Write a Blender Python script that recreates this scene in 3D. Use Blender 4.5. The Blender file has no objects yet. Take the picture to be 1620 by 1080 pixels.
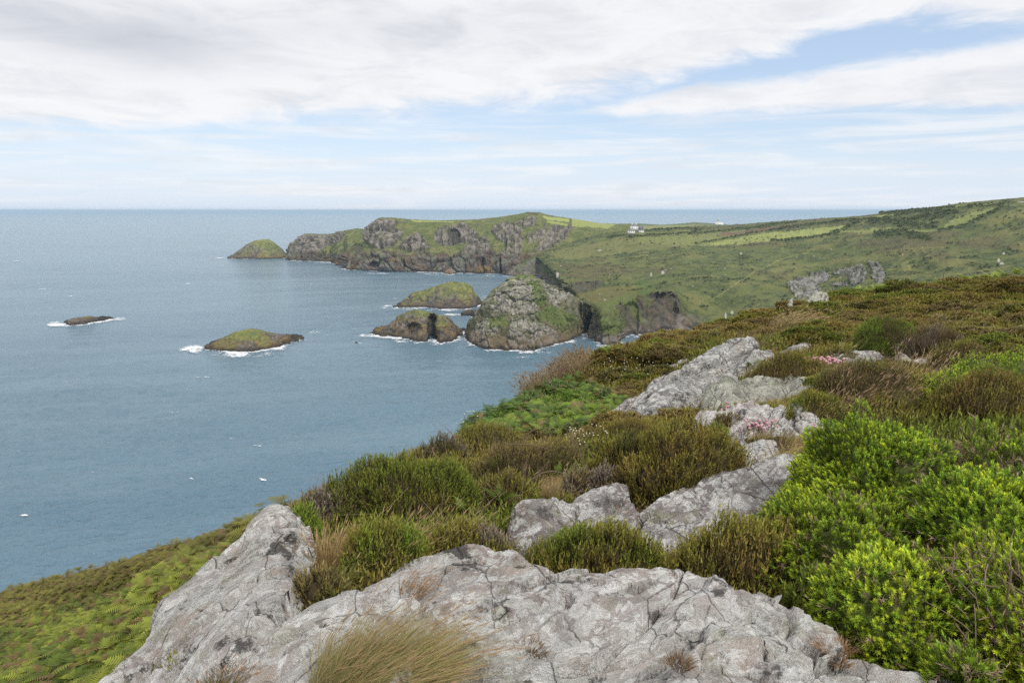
import bpy, math
import numpy as np
RNG = np.random.default_rng(7)
SC = bpy.context.scene
COL = SC.collection
R = math.radians

# ------------------------------------------------------------------ camera model
FPX, CX, CY = 1100.0, 810.0, 540.0
PITCH = R(10.66)
CAMZ = 100.0
CP, SP = math.cos(PITCH), math.sin(PITCH)

def ray(px, py):
    u = (np.asarray(px, float) - CX) / FPX
    v = (CY - np.asarray(py, float)) / FPX
    u, v = np.broadcast_arrays(u, v)
    return np.stack([u, CP + v * SP, -SP + v * CP], -1)

def at(px, py, Y):
    d = ray(px, py)
    t = np.asarray(Y, float) / d[..., 1]
    p = d * t[..., None]
    p[..., 2] += CAMZ
    return p

def sea(px, py, z=0.0):
    d = ray(px, py)
    t = (z - CAMZ) / d[..., 2]
    p = d * t[..., None]
    p[..., 2] += CAMZ
    return p

def proj(P):
    P = np.asarray(P, float)
    x, y, z = P[..., 0], P[..., 1], P[..., 2] - CAMZ
    f = y * CP - z * SP
    f = np.where(np.abs(f) < 1e-6, 1e-6, f)
    up = y * SP + z * CP
    return CX + FPX * x / f, CY - FPX * up / f, f

# ------------------------------------------------------------------ noise
def _hash(ix, iy, iz, s):
    h = (ix.astype(np.int64) * 374761393 + iy.astype(np.int64) * 668265263 + iz.astype(np.int64) * 1440662683 + s * 974634777) & 0xFFFFFFFF
    h = ((h ^ (h >> 13)) * 1274126177) & 0xFFFFFFFF
    h = ((h ^ (h >> 16)) * 2246822519) & 0xFFFFFFFF
    return ((h ^ (h >> 15)) & 0xFFFFFF).astype(np.float64) / 16777215.0

def vnoise(P, s=0):
    P = np.asarray(P, float)
    i = np.floor(P).astype(np.int64)
    f = P - i
    f = f * f * f * (f * (f * 6 - 15) + 10)
    r = 0
    for dx in (0, 1):
        wx = f[..., 0] if dx else 1 - f[..., 0]
        for dy in (0, 1):
            wy = f[..., 1] if dy else 1 - f[..., 1]
            for dz in (0, 1):
                wz = f[..., 2] if dz else 1 - f[..., 2]
                r = r + wx * wy * wz * _hash(i[..., 0] + dx, i[..., 1] + dy, i[..., 2] + dz, s)
    return r * 2 - 1

def fbm(P, o=4, s=0, g=0.5, l=2.03):
    P = np.asarray(P, float)
    a, t, n = 1.0, 0.0, 0.0
    for k in range(o):
        t = t + a * vnoise(P + 17.3 * k, s + k)
        n += a
        a *= g
        P = P * l
    return t / n

def ridged(P, o=4, s=0, g=0.5):
    P = np.asarray(P, float)
    a, t, n = 1.0, 0.0, 0.0
    for k in range(o):
        t = t + a * (1 - 2.2 * np.abs(vnoise(P + 11.7 * k, s + k)))
        n += a
        a *= g
        P = P * 2.07
    return t / n

def worley(P, s=0):
    """first and second cell distances and the first cell's random number"""
    P = np.asarray(P, float)
    i = np.floor(P).astype(np.int64)
    d1 = np.full(P.shape[:-1], 9.0); d2 = d1.copy(); c = np.zeros_like(d1)
    for dx in (-1, 0, 1):
        for dy in (-1, 0, 1):
            for dz in (-1, 0, 1):
                j = i + np.array([dx, dy, dz])
                q = np.stack([_hash(j[..., 0], j[..., 1], j[..., 2], s + k) for k in (1, 2, 3)], -1) + j
                d = np.sqrt(((P - q) ** 2).sum(-1))
                h = _hash(j[..., 0], j[..., 1], j[..., 2], s + 9)
                nw = d < d1
                d2 = np.where(nw, d1, np.minimum(d2, d))
                c = np.where(nw, h, c)
                d1 = np.where(nw, d, d1)
    return d1, d2, c

def sstep(a, b, x):
    t = np.clip((np.asarray(x, float) - a) / (b - a), 0, 1)
    return t * t * (3 - 2 * t)

def lerp(a, b, t):
    t = np.asarray(t, float)
    a = np.asarray(a, float); b = np.asarray(b, float)
    if a.ndim == 1 or b.ndim == 1 or t.ndim < max(a.ndim, b.ndim):
        t = t[..., None]
    return a * (1 - t) + b * t

def inpoly(x, y, poly):
    x = np.asarray(x, float); y = np.asarray(y, float)
    r = np.zeros(np.broadcast(x, y).shape, bool)
    n = len(poly)
    for k in range(n):
        x0, y0 = poly[k]; x1, y1 = poly[(k + 1) % n]
        if y0 == y1:
            continue
        c = (y0 > y) != (y1 > y)
        r ^= c & (x < (x1 - x0) * (y - y0) / (y1 - y0) + x0)
    return r

# ------------------------------------------------------------------ meshes
def link(o, parent=None):
    COL.objects.link(o)
    if parent is not None:
        o.parent = parent
    return o

def mk(name, V, F, mat, parent=None, col=None, smooth=True, mats=None, fm=None):
    V = np.ascontiguousarray(V, dtype=np.float32).reshape(-1, 3)
    if not isinstance(F, (list, tuple)):
        F = [F]
    F = [np.asarray(f, dtype=np.int32) for f in F if len(f)]
    me = bpy.data.meshes.new(name)
    me.vertices.add(len(V))
    me.vertices.foreach_set('co', V.ravel())
    loops = np.concatenate([f.ravel() for f in F])
    tot = np.concatenate([np.full(len(f), f.shape[1], np.int32) for f in F])
    st = np.concatenate([[0], np.cumsum(tot)[:-1]]).astype(np.int32)
    me.loops.add(len(loops))
    me.loops.foreach_set('vertex_index', loops)
    me.polygons.add(len(tot))
    me.polygons.foreach_set('loop_start', st)
    me.polygons.foreach_set('loop_total', tot)
    if smooth:
        me.polygons.foreach_set('use_smooth', np.ones(len(tot), bool))
    if fm is not None:
        me.polygons.foreach_set('material_index', np.asarray(fm, np.int32))
    me.update(calc_edges=True)
    if col is not None:
        a = me.color_attributes.new('col', 'FLOAT_COLOR', 'POINT')
        c = np.ones((len(V), 4), np.float32)
        c[:, :3] = np.clip(col, 0, 1)
        a.data.foreach_set('color', c.ravel())
    for m in (mats or [mat]):
        me.materials.append(m)
    o = bpy.data.objects.new(name, me)
    return link(o, parent)

def tag(o, label=None, cat=None, group=None, kind=None):
    if label: o['label'] = label
    if cat: o['category'] = cat
    if group: o['group'] = group
    if kind: o['kind'] = kind
    return o

def empty(name, loc, rz=0.0):
    o = bpy.data.objects.new(name, None)
    o.location = [float(v) for v in loc]; o.rotation_euler = (0, 0, rz)
    o.empty_display_size = 0.2
    return link(o)

def grid_faces(nr, nc):
    i = np.arange(nr * nc).reshape(nr, nc)
    return np.stack([i[:-1, :-1], i[:-1, 1:], i[1:, 1:], i[1:, :-1]], -1).reshape(-1, 4)

def grid_normals(G):
    du = np.gradient(G, axis=1); dv = np.gradient(G, axis=0)
    n = np.cross(du, dv)
    n /= np.maximum(np.linalg.norm(n, axis=-1, keepdims=True), 1e-9)
    return n

def crom(rows, counts):
    """Catmull-Rom through rows (list of (nu,3)), counts[k] samples in span k"""
    rows = np.asarray(rows)
    n = len(rows)
    out = []
    for k in range(n - 1):
        p0 = rows[max(k - 1, 0)]; p1 = rows[k]; p2 = rows[k + 1]; p3 = rows[min(k + 2, n - 1)]
        for j in range(counts[k]):
            t = j / counts[k]
            m1 = (p2 - p0) * .5 * .7; m2 = (p3 - p1) * .5 * .7
            h = (2*t**3-3*t**2+1)*p1 + (t**3-2*t**2+t)*m1 + (-2*t**3+3*t**2)*p2 + (t**3-t**2)*m2
            out.append(h)
    out.append(rows[-1])
    return np.array(out)

def resample(pts, n):
    pts = np.asarray(pts, float)
    s = np.concatenate([[0], np.cumsum(np.linalg.norm(np.diff(pts[:, :2], axis=0), axis=1))])
    t = np.linspace(0, s[-1], n)
    return np.stack([np.interp(t, s, pts[:, k]) for k in range(pts.shape[1])], -1)

def box(x0, x1, y0, y1, z0, z1):
    V = np.array([(x, y, z) for z in (z0, z1) for y in (y0, y1) for x in (x0, x1)], float)
    F = np.array([(0, 2, 3, 1), (4, 5, 7, 6), (0, 1, 5, 4), (2, 6, 7, 3), (0, 4, 6, 2), (1, 3, 7, 5)])
    return V, F

def cat(parts):
    """join (V, [faces], C) pieces"""
    V, C, F, n = [], [], {}, 0
    for p in parts:
        v, fs, c = p
        for f in (fs if isinstance(fs, (list, tuple)) else [fs]):
            f = np.asarray(f)
            F.setdefault(f.shape[1], []).append(f + n)
        V.append(v); C.append(np.broadcast_to(c, v.shape)); n += len(v)
    return np.concatenate(V), [np.concatenate(f) for f in F.values()], np.concatenate(C)

# ------------------------------------------------------------------ materials
class NT:
    def __init__(self, tree):
        self.t = tree; tree.nodes.clear()
    def n(self, typ, **kw):
        nd = self.t.nodes.new(typ)
        for k, v in kw.items():
            if k.startswith('i_'):
                k2 = k[2:]
                k2 = int(k2) if k2.isdigit() else k2
                self.set(nd.inputs[k2], v)
            else:
                setattr(nd, k, v)
        return nd
    def set(self, sock, v):
        if isinstance(v, bpy.types.NodeSocket):
            self.t.links.new(v, sock)
        elif isinstance(v, bpy.types.Node):
            self.t.links.new(v.outputs[0], sock)
        else:
            if sock.type == 'RGBA' and hasattr(v, '__len__') and len(v) == 3:
                v = (*v, 1)
            sock.default_value = v
    def m(self, op, a, b=0.0, c=0.0, clamp=False):
        nd = self.n('ShaderNodeMath', operation=op, use_clamp=clamp)
        self.set(nd.inputs[0], a); self.set(nd.inputs[1], b); self.set(nd.inputs[2], c)
        return nd.outputs[0]
    def vm(self, op, a, b=(0, 0, 0)):
        nd = self.n('ShaderNodeVectorMath', operation=op)
        self.set(nd.inputs[0], a); self.set(nd.inputs[1], b)
        return nd.outputs[0]
    def mix(self, f, a, b, blend='MIX'):
        nd = self.n('ShaderNodeMix', data_type='RGBA', blend_type=blend)
        self.set(nd.inputs[0], f); self.set(nd.inputs[6], a); self.set(nd.inputs[7], b)
        return nd.outputs[2]
    def noise(self, vec, scale, detail=4.0, rough=.5, dist=0.0):
        nd = self.n('ShaderNodeTexNoise')
        self.set(nd.inputs['Vector'], vec)
        nd.inputs['Scale'].default_value = scale
        nd.inputs['Detail'].default_value = detail
        nd.inputs['Roughness'].default_value = rough
        nd.inputs['Distortion'].default_value = dist
        return nd.outputs[0]
    def voro(self, vec, scale, feature='F1', out=0, rand=1.0):
        nd = self.n('ShaderNodeTexVoronoi', feature=feature)
        self.set(nd.inputs['Vector'], vec)
        nd.inputs['Scale'].default_value = scale
        nd.inputs['Randomness'].default_value = rand
        return nd.outputs[out]
    def ss(self, x, a, b):
        nd = self.n('ShaderNodeMapRange', interpolation_type='SMOOTHSTEP')
        self.set(nd.inputs[0], x); nd.inputs[1].default_value = a; nd.inputs[2].default_value = b
        nd.inputs[3].default_value = 0; nd.inputs[4].default_value = 1
        return nd.outputs[0]
    def ramp(self, x, stops):
        nd = self.n('ShaderNodeValToRGB')
        cr = nd.color_ramp
        while len(cr.elements) < len(stops):
            cr.elements.new(0.5)
        for e, (p, c) in zip(cr.elements, stops):
            e.position = p
            e.color = (*c, 1) if hasattr(c, '__len__') else (c, c, c, 1)
        self.set(nd.inputs[0], x)
        return nd.outputs[0]
    def sep(self, v):
        nd = self.n('ShaderNodeSeparateXYZ'); self.set(nd.inputs[0], v)
        return nd.outputs
    def comb(self, x, y, z):
        nd = self.n('ShaderNodeCombineXYZ')
        for i, v in enumerate((x, y, z)): self.set(nd.inputs[i], v)
        return nd.outputs[0]

def material(name):
    m = bpy.data.materials.new(name); m.use_nodes = True
    return m, NT(m.node_tree)

def principled(t, base, rough=.8, spec=.3, normal=None, **kw):
    b = t.n('ShaderNodeBsdfPrincipled')
    t.set(b.inputs['Base Color'], base)
    t.set(b.inputs['Roughness'], rough)
    b.inputs['Specular IOR Level'].default_value = spec
    if normal is not None: t.set(b.inputs['Normal'], normal)
    for k, v in kw.items(): t.set(b.inputs[k.replace('_', ' ')], v)
    return b.outputs[0]

def out(t, surf):
    o = t.n('ShaderNodeOutputMaterial'); t.set(o.inputs['Surface'], surf)

def mat_leaf(name, transl=.25, rough=.55, vary=.35, nscale=3.0):
    m, t = material(name)
    a = t.n('ShaderNodeAttribute', attribute_name='col').outputs['Color']
    g = t.n('ShaderNodeNewGeometry')
    n = t.noise(g.outputs['Position'], nscale, 3)
    k = t.m('MULTIPLY_ADD', n, vary * 2, 1 - vary)
    c = t.mix(1.0, a, t.comb(k, k, k), 'MULTIPLY')
    oi = t.n('ShaderNodeObjectInfo').outputs['Random']
    hs = t.n('ShaderNodeHueSaturation')
    t.set(hs.inputs['Color'], c)
    t.set(hs.inputs['Hue'], t.m('MULTIPLY_ADD', oi, .012, .494))
    t.set(hs.inputs['Value'], t.m('MULTIPLY_ADD', oi, .2, .9))
    p = principled(t, hs.outputs[0], rough, .25)
    tr = t.n('ShaderNodeBsdfTranslucent'); t.set(tr.inputs[0], hs.outputs[0])
    mx = t.n('ShaderNodeMixShader'); mx.inputs[0].default_value = transl
    t.set(mx.inputs[1], p); t.set(mx.inputs[2], tr.outputs[0])
    out(t, mx.outputs[0])
    return m

def mat_plain(name, c, rough=.7, spec=.3, vary=.12, nscale=2.0, bump=0.0):
    m, t = material(name)
    g = t.n('ShaderNodeNewGeometry').outputs['Position']
    n = t.noise(g, nscale, 5, .6)
    k = t.m('MULTIPLY_ADD', n, vary * 2, 1 - vary)
    cc = t.mix(1.0, (*c, 1), t.comb(k, k, k), 'MULTIPLY')
    nor = None
    if bump:
        b = t.n('ShaderNodeBump'); b.inputs['Distance'].default_value = bump
        t.set(b.inputs['Height'], n); nor = b.outputs[0]
    out(t, principled(t, cc, rough, spec, nor))
    return m

def mat_land(name, scale=.5, bumpd=.6, vary=.3, rough=.9):
    """far ground: its own colours from the mesh, broken up by noise"""
    m, t = material(name)
    a = t.n('ShaderNodeAttribute', attribute_name='col').outputs['Color']
    g = t.n('ShaderNodeNewGeometry').outputs['Position']
    n1 = t.noise(g, scale, 6, .65)
    n2 = t.noise(g, scale * 4, 3, .6)
    k = t.m('MULTIPLY_ADD', n1, vary * 2.4, 1 - vary * 1.2)
    k = t.m('MULTIPLY', k, t.m('MULTIPLY_ADD', n2, vary * 1.2, 1 - vary * .6))
    c = t.mix(1.0, a, t.comb(k, k, k), 'MULTIPLY')
    b = t.n('ShaderNodeBump'); b.inputs['Distance'].default_value = bumpd; b.inputs['Strength'].default_value = .8
    t.set(b.inputs['Height'], t.m('ADD', n1, t.m('MULTIPLY', n2, .4)))
    out(t, principled(t, c, rough, .15, b.outputs[0]))
    return m
# ------------------------------------------------------------------ world, sun, camera, air
cam = bpy.data.cameras.new('camera'); cam.sensor_width = 36; cam.lens = 36 * FPX / 1620
cam.clip_start = .05; cam.clip_end = 120000
camo = bpy.data.objects.new('camera', cam); COL.objects.link(camo)
camo.location = (0, 0, CAMZ); camo.rotation_euler = (math.pi / 2 - PITCH, 0, 0)
SC.camera = camo

SUN_EL, SUN_AZ = R(52), R(150)          # behind the camera and to the right, high, through thin cloud
W = bpy.data.worlds.new('World'); SC.world = W; W.use_nodes = True
def build_world():
    t = NT(W.node_tree)
    d = t.n('ShaderNodeTexCoord').outputs['Generated']
    x, y, z = t.sep(t.vm('NORMALIZE', d))[:3]
    el = t.m('MULTIPLY', t.m('ARCSINE', z), 180 / math.pi)
    az = t.m('MULTIPLY', t.m('ARCTAN2', x, y), 180 / math.pi)
    # a cloud sheet overhead: its own plane coordinates
    zc = t.m('MAXIMUM', t.m('ADD', z, .045), .02)
    pl = t.comb(t.m('DIVIDE', x, zc), t.m('DIVIDE', y, zc), 0.0)
    ang = t.comb(t.m('MULTIPLY', az, .055), t.m('MULTIPLY', el, .16), .3)
    nbig = t.noise(t.comb(t.m('MULTIPLY', az, .05), t.m('MULTIPLY', el, .14), .7), 1.0, 4, .55, .4)
    nfine = t.noise(t.comb(t.m('MULTIPLY', az, .16), t.m('MULTIPLY', el, .55), 2.2), 1.0, 8, .62, .5)
    npl = t.noise(pl, .8, 7, .6, .3)
    wob = t.m('ADD', t.m('MULTIPLY', t.m('SUBTRACT', nbig, .5), 3.0), t.m('MULTIPLY', t.m('SUBTRACT', nfine, .5), 4.2))
    elw = t.m('ADD', el, wob)
    u = t.m('MULTIPLY_ADD', az, 1 / 90.0, .5)              # -45..45 degrees -> 0..1
    def curve(pts):
        """a line across the sky: azimuth -> elevation"""
        st = []
        for px, py in pts:
            d_ = ray(px, py); d_ = d_ / np.linalg.norm(d_)
            st.append(((math.degrees(math.atan2(d_[0], d_[1])) + 45) / 90, max(0, math.degrees(math.asin(d_[2]))) / 20))
        st = [(0, st[0][1])] + st + [(1, st[-1][1])]
        return t.m('MULTIPLY', t.ramp(u, st), 20.0)
    def px2u(px): return (math.degrees(math.atan((px - 810) / 1080)) + 45) / 90
    lo = curve([(0, 203), (150, 196), (420, 188), (640, 172), (830, 150), (960, 134), (1100, 108), (1220, 84), (1290, 44), (1420, 30), (1620, 40)])
    d1 = t.ss(t.m('SUBTRACT', elw, lo), -.75, .95)
    # the long bank on the right
    mid = curve([(0, 178), (930, 165), (1200, 150), (1420, 134), (1620, 118)])
    hw = t.m('MULTIPLY', t.ramp(u, [(0, 0), (px2u(900), 0.0), (px2u(1010), .25), (px2u(1250), .36), (px2u(1450), .5), (px2u(1620), .62), (1, .7)]), 4.0)
    d2 = t.ss(t.m('SUBTRACT', hw, t.m('ABSOLUTE', t.m('SUBTRACT', t.m('MULTIPLY_ADD', wob, .55, el), mid))), -.25, .75)
    # low streaks
    st = t.noise(t.comb(t.m('MULTIPLY', az, .06), t.m('MULTIPLY', el, .95), 5.1), 1.0, 7, .6, .6)
    low = t.m('SUBTRACT', 1.0, t.ss(el, 5.5, 8.5))
    d3 = t.m('MULTIPLY', t.m('MULTIPLY', t.ss(st, .41, .65), low), .68)
    veil = t.m('MULTIPLY', t.m('SUBTRACT', 1.0, t.ss(el, 0.0, 7.5)), .75)
    sky = t.n('ShaderNodeTexSky', sky_type='NISHITA')
    sky.sun_disc = False; sky.sun_elevation = SUN_EL; sky.sun_rotation = SUN_AZ
    sky.altitude = 100; sky.air_density = 1.0; sky.dust_density = .6; sky.ozone_density = 1.2
    blue = t.mix(1.0, sky.outputs[0], (1.22, 1.18, 1.2, 1), 'MULTIPLY')
    blue = t.mix(.48, blue, (6.4, 7.9, 10.0, 1))
    # cloud brightness: white tops, greyer bellies, one dark patch in the upper left
    sh = t.m('ADD', t.m('MULTIPLY', t.m('SUBTRACT', nfine, .5), 1.1), t.m('MULTIPLY', t.m('SUBTRACT', npl, .5), 1.0))
    gx = t.m('DIVIDE', t.m('SUBTRACT', az, -27.5), 8.0)
    gy = t.m('DIVIDE', t.m('SUBTRACT', t.m('MULTIPLY_ADD', wob, .7, el), 11.7), 1.9)
    g = t.m('POWER', 2.718, t.m('MULTIPLY', t.m('ADD', t.m('MULTIPLY', gx, gx), t.m('MULTIPLY', gy, gy)), -1.0))
    gx2 = t.m('DIVIDE', t.m('SUBTRACT', az, -9.0), 13.0)
    gy2 = t.m('DIVIDE', t.m('SUBTRACT', el, 13.4), 1.5)
    g2 = t.m('POWER', 2.718, t.m('MULTIPLY', t.m('ADD', t.m('MULTIPLY', gx2, gx2), t.m('MULTIPLY', gy2, gy2)), -1.0))
    dark = t.m('ADD', t.m('MULTIPLY', g, .85), t.m('MULTIPLY', g2, .3))
    dark = t.m('ADD', dark, t.m('MULTIPLY', t.ss(sh, .16, -.36), .5), clamp=True)
    cloud = t.mix(dark, (9.0, 8.95, 9.05, 1), (5.5, 5.75, 6.3, 1))
    a = t.m('SUBTRACT', 1.0, t.m('MULTIPLY', t.m('SUBTRACT', 1.0, d1), t.m('MULTIPLY', t.m('SUBTRACT', 1.0, t.m('MULTIPLY', d2, .95)), t.m('SUBTRACT', 1.0, d3))))
    c = t.mix(veil, blue, (7.2, 8.0, 9.3, 1))
    c = t.mix(t.m('MULTIPLY', a, .94), c, cloud)
    bg = t.n('ShaderNodeBackground'); t.set(bg.inputs[0], c); bg.inputs[1].default_value = .1
    o = t.n('ShaderNodeOutputWorld'); t.set(o.inputs[0], bg.outputs[0])
build_world()

sl = bpy.data.lights.new('sun', 'SUN'); sl.energy = 2.7; sl.angle = R(12); sl.color = (1, .965, .9)
so = bpy.data.objects.new('sun', sl); COL.objects.link(so)
from mathutils import Vector
sd = Vector((math.sin(SUN_AZ) * math.cos(SUN_EL), math.cos(SUN_AZ) * math.cos(SUN_EL), math.sin(SUN_EL)))
so.rotation_euler = (-sd).to_track_quat('-Z', 'Y').to_euler()
so.location = (0, 0, 300)

vs = SC.view_settings; vs.view_transform = 'Standard'; vs.look = 'None'; vs.exposure = 0.1; vs.gamma = 1
SC.render.engine = 'CYCLES'
SC.cycles.max_bounces = 6; SC.cycles.diffuse_bounces = 3; SC.cycles.glossy_bounces = 2; SC.cycles.transmission_bounces = 2
SC.cycles.transparent_max_bounces = 8; SC.cycles.volume_bounces = 0
SC.cycles.use_denoising = False; SC.cycles.use_adaptive_sampling = False
SC.cycles.sample_clamp_indirect = 4; SC.cycles.sample_clamp_direct = 6

# the air between here and the horizon
HAZE = 7.0e-5
V, F = box(-60000, 60000, -60000, 60000, -6, 119)
m, t = material('air')
pv = t.n('ShaderNodeVolumePrincipled')
pv.inputs['Color'].default_value = (.60, .81, 1.0, 1)
pv.inputs['Density'].default_value = HAZE
o = t.n('ShaderNodeOutputMaterial'); t.set(o.inputs['Volume'], pv.outputs[0])
tag(mk('haze', V, F, m, smooth=False), 'thin pale sea haze hanging over the whole bay', 'haze', kind='stuff')

# ------------------------------------------------------------------ the sea
def mat_sea():
    m, t = material('sea_water')
    g = t.n('ShaderNodeNewGeometry').outputs['Position']
    x, y, z = t.sep(g)[:3]
    # swell runs in from the left: stretch along a slanting crest line
    xr = t.m('ADD', t.m('MULTIPLY', x, .96), t.m('MULTIPLY', y, .27))
    yr = t.m('SUBTRACT', t.m('MULTIPLY', y, .96), t.m('MULTIPLY', x, .27))
    p = t.comb(t.m('MULTIPLY', xr, .55), yr, 0.0)
    w0 = t.noise(p, .045, 2, .5)
    w1 = t.noise(p, .17, 3, .55)
    w2 = t.noise(p, .55, 4, .6)
    w3 = t.noise(g, 2.1, 3, .6)
    h = t.m('ADD', t.m('ADD', t.m('MULTIPLY', w0, .6), t.m('MULTIPLY', w1, .9)), t.m('ADD', t.m('MULTIPLY', w2, 1.0), t.m('MULTIPLY', w3, .35)))
    b = t.n('ShaderNodeBump'); b.inputs['Distance'].default_value = 1.0; b.inputs['Strength'].default_value = 1.0
    t.set(b.inputs['Height'], h)
    # broad patches of greener and bluer water, wind lanes
    big = t.noise(t.comb(t.m('MULTIPLY', x, .5), y, 0.0), .0042, 4, .55, .6)
    lane = t.noise(t.comb(t.m('MULTIPLY', xr, .0035), t.m('MULTIPLY', yr, .022), 1.0), 1.0, 5, .6, .4)
    c = t.mix(t.ss(big, .3, .7), (.088, .162, .222, 1), (.118, .202, .260, 1))
    c = t.mix(t.m('MULTIPLY', t.ss(lane, .45, .62), .55), c, (.145, .226, .284, 1))
    surf = principled(t, c, t.m('MULTIPLY_ADD', lane, .16, .10), .5, b.outputs[0], IOR=1.333)
    out(t, surf)
    return m
M_SEA = mat_sea()
def wave(x, y, cell=0.0):
    """height of the wind sea: a long swell, shorter seas and chop, each left out where the mesh is too coarse for it"""
    xr = .96 * x + .27 * y; yr = .96 * y - .27 * x
    h = 0.0
    for lam, amp, st, s in ((34, .36, .45, 1), (13, .36, .5, 2), (6.2, .34, .6, 3), (3.0, .22, .75, 4), (1.5, .11, .9, 5)):
        P = np.stack([xr * st / lam * 1.6, yr / lam * 1.6, np.full(np.shape(x), s * 7.7)], -1)
        n = vnoise(P, 500 + s); n2 = vnoise(P * 1.9 + 3.3, 520 + s)
        k = sstep(.62, .30, np.asarray(cell) / lam)
        h = h + amp * k * ((1 - 2 * np.abs(n)) * .8 + n2 * .5)
    return h
# the near bay has real waves
ra = [140.0]
while ra[-1] < 1700: ra.append(ra[-1] + max(.45, ra[-1] ** 2 / 69500 * .8))
ra = np.array(ra); an = np.radians(np.arange(-41, 15.01, .075))
AA, RA = np.meshgrid(an, ra)
cell = np.maximum(np.gradient(ra), ra * math.radians(.075))[:, None] * np.ones_like(AA)
WX, WY = RA * np.sin(AA), RA * np.cos(AA)
edge = np.minimum(sstep(0, .06, (AA - an[0])), sstep(0, .06, an[-1] - AA)) * sstep(1700, 1450, RA) * sstep(140, 150, RA)
WZ = wave(WX, WY, cell) * edge - .9 * (1 - edge)
WV = np.stack([WX, WY, WZ], -1)
nwv = WV.shape[0] * WV.shape[1]
rr = np.concatenate([np.linspace(0, 2000, 9), np.geomspace(2600, 40000, 14)])[1:]
aa = np.linspace(0, 2 * math.pi, 145)[:-1]
SV = np.concatenate([[[0, 0, -1.1]], np.stack([np.outer(rr, np.cos(aa)), np.outer(rr, np.sin(aa)), np.full((len(rr), len(aa)), -1.1)], -1).reshape(-1, 3)])
na = len(aa); q = []
for k in range(len(rr) - 1):
    i0 = 1 + k * na; j = np.arange(na); j1 = (j + 1) % na
    q.append(np.stack([i0 + j, i0 + na + j, i0 + na + j1, i0 + j1], -1))
j = np.arange(na)
tri = np.stack([np.zeros(na, int), 1 + j, 1 + (j + 1) % na], -1)
o = mk('sea', np.concatenate([WV.reshape(-1, 3), SV]), [np.concatenate([grid_faces(*WV.shape[:2])[:, ::-1], np.concatenate(q) + nwv]), tri + nwv], M_SEA)
tag(o, 'blue green sea ruffled by wind out to the horizon', 'sea', kind='structure')
# ------------------------------------------------------------------ far land: islands, headland, hills
M_LAND = mat_land('cliff_and_turf', .45, 1.0, .32)
M_ISLE = mat_land('island_rock_and_turf', .8, .6, .34)

GRASS = np.array((.132, .154, .050)); GRASSY = np.array((.215, .212, .074)); FIELD = np.array((.290, .320, .100))
SCRUB = np.array((.058, .074, .028)); HEATHB = np.array((.095, .070, .048)); ROCKG = np.array((.240, .228, .210)); ROCKD = np.array((.060, .054, .048))
ROCKB = np.array((.140, .104, .072)); OCHRE = np.array((.190, .125, .045)); WET_AND_SHADE = np.array((.030, .027, .024)); BROWNF = np.array((.175, .105, .080))  # near-black serves wet rock at the waterline and painted shade in caves

def row(pxs, pts, Y=None, z=None):
    """a polyline in the photo's columns, given its distances (or its height), as points of the place"""
    pts = np.asarray(pts, float)
    py = np.interp(pxs, pts[:, 0], pts[:, 1])
    if z is not None:
        return sea(pxs, py, z)
    if Y is None:
        Y = np.interp(pxs, pts[:, 0], pts[:, 2])
    elif isinstance(Y, (list, tuple)):
        Yp = np.asarray(Y, float) * np.array([1, 1.05]); Y = np.interp(pxs, Yp[:, 0], Yp[:, 1])
    return at(pxs, py, Y)

def rock_relief(P, amp, size, s=0, vert=.55):
    """broken rock: big buttresses, blocks and cracks"""
    q = P / size * np.array([1, 1, vert])
    warp = np.stack([vnoise(q * 1.3, s + 31), vnoise(q * 1.3, s + 32), vnoise(q * 1.3, s + 33)], -1) * .45
    b = fbm(q * .6, 3, s)
    d1, d2, c = worley(q + warp, s)
    e1, e2, c2 = worley(q * 2.7 + warp, s + 50)
    cr = -sstep(.14, 0, d2 - d1) * .9 - sstep(.12, 0, e2 - e1) * .35
    return amp * (b * 1.1 + (c - .5) * .7 + (c2 - .5) * .35 + cr * .6 + .28 * ridged(q * 3.1, 3, s + 3))

def island(name, label, wl, sky, depth, seed=1, relief=2.2, size=9, grass=.55, ochre=.3, p=1.9, cat='island', group=None, nu=170, nv=70, ridge_at=.55, dark=1.0, tint=(1, 1, 1), paint=None, mat=None):
    x0 = min(wl[0][0], sky[0][0]); x1 = max(wl[-1][0], sky[-1][0])
    pxs = np.linspace(x0, x1, nu)
    A = row(pxs, wl, z=0)
    u = np.linspace(0, 1, nu)
    env = np.sqrt(np.clip(1 - (2 * u - 1) ** 2, 0, 1)) ** .8
    dep = depth * (env * .92 + .08)
    skp = np.interp(pxs, [a for a, b in sky], [b for a, b in sky])
    B = at(pxs, skp, A[:, 1] + dep * ridge_at)
    B[:, 2] = np.maximum(B[:, 2], .4)
    C = A.copy(); C[:, 1] += dep; C[:, 0] *= (A[:, 1] + dep) / A[:, 1]
    rows = []
    for t in np.linspace(0, 1, nv):
        P = A * (1 - t) + B * t
        P[:, 2] = B[:, 2] * (1 - (1 - t) ** p)
        rows.append(P)
    for t in np.linspace(0, 1, nv // 3)[1:]:
        P = B * (1 - t) + C * t
        P[:, 2] = B[:, 2] * (1 - t ** 1.5)
        rows.append(P)
    lowf = rows[0].copy(); lowf[:, 2] = -4; lowf[:, 1] -= 1.0
    lowb = rows[-1].copy(); lowb[:, 2] = -4
    G = np.array([lowf] + rows + [lowb])
    return finish_island(name, label, G, seed, relief, size, grass, ochre, cat, group, dark, tint, paint, mat)

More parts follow.
